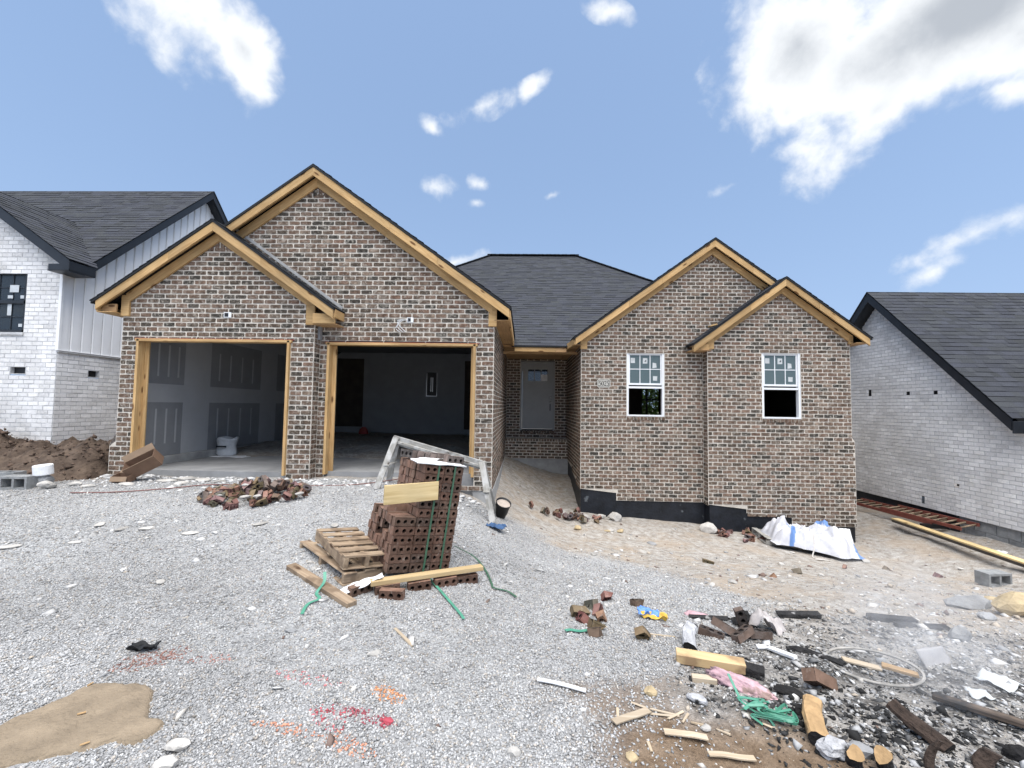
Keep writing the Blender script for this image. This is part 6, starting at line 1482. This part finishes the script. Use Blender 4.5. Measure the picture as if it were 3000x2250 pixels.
lay('cinder_heap', rock_mesh(.15, .08, .03, 156, m_char, 3, .6), 1.86, 2.99, .02, (0, 0, -.3), 'heap of black cinders left of the metal hoop', 'charcoal')
rock('burnt_stone', 3.22, 3.30, .16, .13, .12, m_rock2, 'dark round stone right of the charred timbers', 'stone', 157)
# lumber offcut, insulation, straps
plank('lumber_offcut', .985, 2.81, 1.36, 2.70, .088, .055, wood('clean_offcut', (.47, .33, .17), (.60, .45, .26), knots=False, dirt=(.30, .20, .11)), 'clean yellow lumber offcut with one scorched end', 'board', lift=.012); plank('scorched_end', 1.355, 2.70, 1.45, 2.655, .08, .045, m_char, 'scorched end of the yellow lumber offcut', 'charred wood', lift=.01)
def insulation(x, y, lx, ly, lz, rz, m, label, seed):
    me = rock_mesh(lx, ly, lz, seed, m, 4, .55); me.polygons.foreach_set('use_smooth', [True]*len(me.polygons)); return lay('insulation', me, x, y, lz*.18, (.1, .08, rz), label, 'insulation')
insulation(1.26, 2.535, .36, .15, .12, -.55, m_pinkw, 'torn pink insulation batt lying below the lumber offcut', 161); insulation(1.46, 3.68, .24, .08, .06, .05, m_pinkw, 'small dirty pink insulation scrap beyond the ash', 162)
plank('stake', 1.00, 2.60, 1.13, 2.57, .045, .03, m_palew, 'short stake end under the pink insulation', 'board')
rr = random.Random(77); pts = []
for s in range(9):
    x, y = 1.29+rr.gauss(0, .05), 2.285+rr.gauss(0, .03); p = [(x+rr.uniform(-.08, .08), y+rr.uniform(-.05, .05), gz(x, y)+rr.uniform(.008, .045)) for _ in range(6)]; p[0] = (p[0][0], p[0][1], gz(x, y)+.006)
    ribbon('strap', p, .014, m_strap, 'green plastic strap in the tangle below the pink insulation', 'strap', twist=rr.uniform(-.4, .4), res=5, group='tangle of green straps')
ribbon('strap', [g(.32, 3.15), g(.36, 3.17), g(.42, 3.16), g(.50, 3.19), g(.58, 3.17)], .03, m_strap, 'short green strap under the brick pieces on the gravel edge', 'strap')
ribbon('strap', [(1.15, 2.47, .09), (1.16, 2.42, .05), (1.17, 2.38, .02), (1.20, 2.35, .01)], .014, m_strap, 'green strap end hanging over the pink insulation', 'strap')
# rags, paper, wrapper
sheet('rag', 1.88, 3.40, .22, .16, -.8, mat('grey_rag', (.40, .37, .36), .95, .25, 9, bump=.4, bscale=20), 'grey rag draped over the burnt bricks', 'rag', amp=.09, seed=51, z=gz(1.85, 3.4)+.08, curl=-.2); sheet('rag', 1.76, 3.50, .2, .12, .3, m_char, 'scorched rag end behind the dark standing brick', 'rag', amp=.06, seed=52)
sheet('wrapper', 1.03, 3.57, .16, .10, -.15, m_bluew, 'crumpled blue foil wrapper on the dirt', 'wrapper', amp=.05, seed=53, curl=.05); sheet('wrapper', 1.06, 3.53, .20, .05, -.3, m_yel, 'yellow wrapper edge under the blue foil', 'wrapper', amp=.04, seed=54)
lay('shell', rock_mesh(.11, .065, .05, 163, m_ashw, 3, .15), .94, 2.38, .02, (0, 0, -.55), 'white shell-like ash lump on the gravel left of the insulation', 'stone')
rock('stone', .715, 2.43, .075, .065, .06, m_ochre, 'tan stone on the gravel left of the white ash lump', 'stone', 164); rock('stone', .90, 2.17, .055, .045, .035, m_rock, 'small pale stone above the white wood strip', 'stone', 165)
rock('stone', .50, 1.99, .06, .05, .035, m_ochre, 'tan stone among splinters at the near edge', 'stone', 166); rock('stone', -.02, 1.99, .07, .05, .035, m_rock, 'pale stone at the near edge of the gravel', 'stone', 167)
for x0, y0, x1, y1, w, nm in ((.10, 2.50, .36, 2.42, .03, 'white plastic strip on the gravel left of the soil patch'), (.46, 2.18, .66, 2.28, .05, 'pale bent wood strip on the soil patch'), (.69, 2.135, .88, 2.10, .045, 'flat white wood strip near the soil edge'), (.85, 2.02, 1.05, 2.01, .035, 'pale wood strip at the near edge of the soil')):
    ribbon('wood_strip', [g(x0, y0, .008), g(x0*.67+x1*.33, y0*.67+y1*.33+.003, .006), g(x0*.33+x1*.67, y0*.33+y1*.67-.003, .009), g(x1, y1, .004)], w*.8, m_paper if w < .032 else m_palew, nm, 'strip', t=.003)
for i, (x, y, l, rz) in enumerate(((.74, 2.28, .14, -.35), (.79, 2.26, .11, .5), (.72, 2.26, .12, -.1), (.83, 2.24, .08, .9), (.50, 2.27, .07, 1.4), (.88, 2.20, .07, -.3), (.98, 2.16, .06, -.5), (.60, 2.06, .06, 1.6), (1.02, 3.20, .18, -.2), (1.15, 2.93, .16, .25), (.62, 2.33, .08, -.6), (1.22, 2.2, .06, -.7))):
    c, s = math.cos(rz)*l/2, math.sin(rz)*l/2; plank('splinter', x-c, y-s, x+c, y+s, .012, .006, m_palew, 'thin wood splinter on the soil between gravel and ash', 'splinter', lift=.004, group='wood splinters on the soil')
plank('splinter', -.87, 3.02, -.69, 2.80, .02, .012, m_palew, 'thin pale lath on the gravel in front of the brick cube', 'splinter')
plank('white_strip', 1.66, 2.99, 1.74, 2.83, .035, .02, m_paper, 'white strip, the longer of two in the ash', 'strip', lift=.01); plank('white_strip', 1.60, 3.02, 1.66, 3.01, .04, .015, m_paper, 'white strip, the shorter of two in the ash', 'strip', lift=.01)
# hoop, plates, sheets
def hoop():
    n = 48; V = []; F = []; R0 = .235; cx, cy = 2.19, 2.80; prof = [(-.005, -.006), (.005, -.006), (.006, .007), (.002, .003), (-.002, .003), (-.006, .007)]
    for k in range(n):
        a = k/n*math.tau
        for p, q in prof: V.append(((R0+p)*math.cos(a), (R0+p)*math.sin(a), q))
    m = len(prof)
    for k in range(n):
        for i in range(m): F.append((k*m+i, k*m+(i+1) % m, ((k+1) % n)*m+(i+1) % m, ((k+1) % n)*m+i))
    tag(obj('metal_hoop', mesh_data('metal_hoop', V, F, mat('burnt_rim', (.38, .36, .33), .8, .5, 8, spots=((.10, .08, .07), 8, .58)), True), None, T(cx, cy, gz(cx, cy)+.03) @ rot(-.10, -.06, 0)), 'burnt metal wheel hoop lying in the ash', 'hoop')
hoop()
plank('ash_board', 2.05, 2.86, 2.24, 2.80, .05, .015, m_palew, 'pale board scrap inside the metal hoop', 'board', lift=.01); plank('ash_board', 2.26, 2.82, 2.40, 2.72, .05, .018, m_endgrain, 'tan board scrap across the far side of the metal hoop', 'board', lift=.03)
sheet('grey_plate', 2.68, 2.92, .22, .12, .25, mat('grey_slate', (.34, .33, .33), .8, .2, 9), 'grey plate standing in the ash right of the hoop', 'plate', amp=.01, seed=61, z=gz(2.66, 2.92)+.035, tilt=(1.05, .0), n=8, t=.008)
sheet('white_sheet', 2.80, 2.66, .18, .15, .4, m_label, 'torn white sheet lying in the ash near the picture edge', 'sheet', amp=.03, seed=62, n=10); sheet('white_sheet', 2.55, 2.52, .10, .07, -.2, m_label, 'small white scrap in the ash left of the torn sheet', 'sheet', amp=.02, seed=63, n=8)
# on the clean gravel
rock('stone', -1.52, 1.94, .11, .075, .055, m_rock, 'white stone beside the sand patch, the farther of two', 'stone', 171, .3, .1); rock('stone', -1.49, 1.85, .11, .08, .05, m_rock, 'white stone beside the sand patch, the nearer of two', 'stone', 172, .2, .1)
sheet('tar_scrap', -2.35, 2.68, .16, .06, .15, m_tar, 'black folded shingle scrap on the red-dusted gravel', 'scrap', amp=.04, seed=71, n=8, t=.006)
rock('stone', -.90, 2.70, .10, .05, .04, m_rock, 'pale flat stone on the gravel near the thin lath', 'stone', 173, .4); rock('stone', -1.55, 2.92, .08, .06, .04, m_rock2, 'grey flat stone on the gravel in front of the pallets', 'stone', 174)
rock('stone', -.64, 2.145, .06, .034, .022, mat('red_painted_stone', (.36, .06, .08), .7, .2, 9), 'red painted stone among the marking paint', 'stone', 175, -.1, .1)
for i, (x, y, rz) in enumerate(((-2.31, 2.31, 1.5), (-2.13, 2.10, .6), (-1.93, 1.925, .7))):
    lay('cigarette_butt', log_mesh(.032, .004, .004, 3, m_endgrain, m_paper, 8, 1, 0), x, y, .038, (0, 0, rz), ('cigarette butt on the far edge of the sand patch', 'cigarette butt in the middle of the sand patch', 'cigarette butt at the near edge of the sand patch')[i], 'cigarette butt')
rr = random.Random(9)
for i in range(16):
    x, y = rr.uniform(.6, 8.2), rr.uniform(4.6, 8.6)
    if y > 8.2 and 4 < x < 6.6: continue
    l = rr.uniform(.08, .2); rock('stone', x, y, l, l*.7, l*.35, rr.choice((m_rock, m_rock, m_rock2, m_ochre)), 'weathered stone half sunk in the trodden dirt before the bedroom wing', 'stone', 200+i, rr.uniform(0, 6), .3, 'stones in the dirt before the bedroom wing')
# thin smoke rising from the ash
def smoke():
    m = bpy.data.materials.new('thin_smoke'); m.use_nodes = True; nt = m.node_tree; nt.nodes.clear(); N = nt.nodes.new; L = nt.links.new
    out = N('ShaderNodeOutputMaterial'); pv = N('ShaderNodeVolumePrincipled'); pv.inputs['Color'].default_value = (.95, .96, .98, 1); pv.inputs['Anisotropy'].default_value = .2; L(pv.outputs[0], out.inputs['Volume'])
    tc = N('ShaderNodeTexCoord'); n = N('ShaderNodeTexNoise'); n.inputs['Scale'].default_value = 2.6; n.inputs['Detail'].default_value = 4; n.inputs['Distortion'].default_value = 1.2; L(tc.outputs['Object'], n.inputs['Vector'])
    ln = N('ShaderNodeVectorMath'); ln.operation = 'LENGTH'; mp = N('ShaderNodeMapping'); mp.inputs['Scale'].default_value = (1/.52, 1/.60, 1/.48); L(tc.outputs['Object'], mp.inputs[0]); L(mp.outputs[0], ln.inputs[0])
    f = N('ShaderNodeMapRange'); f.interpolation_type = 'SMOOTHSTEP'; L(ln.outputs['Value'], f.inputs[0]); f.inputs[1].default_value = .2; f.inputs[2].default_value = 1.0; f.inputs[3].default_value = 1; f.inputs[4].default_value = 0
    k = N('ShaderNodeMapRange'); L(n.outputs['Fac'], k.inputs[0]); k.inputs[1].default_value = .36; k.inputs[2].default_value = .68; k.inputs[3].default_value = 0; k.inputs[4].default_value = 1.6
    mu = N('ShaderNodeMath'); mu.operation = 'MULTIPLY'; L(f.outputs[0], mu.inputs[0]); L(k.outputs[0], mu.inputs[1]); L(mu.outputs[0], pv.inputs['Density'])
    mb = MB(); mb.box(-.52, .52, -.60, .60, -.48, .48); o = obj('smoke', mesh_data('smoke', mb.v, mb.f, m), None, T(2.25, 2.55, .36)); tag(o, 'thin bluish smoke drifting over the burn pile', 'smoke', kind='stuff')
smoke()
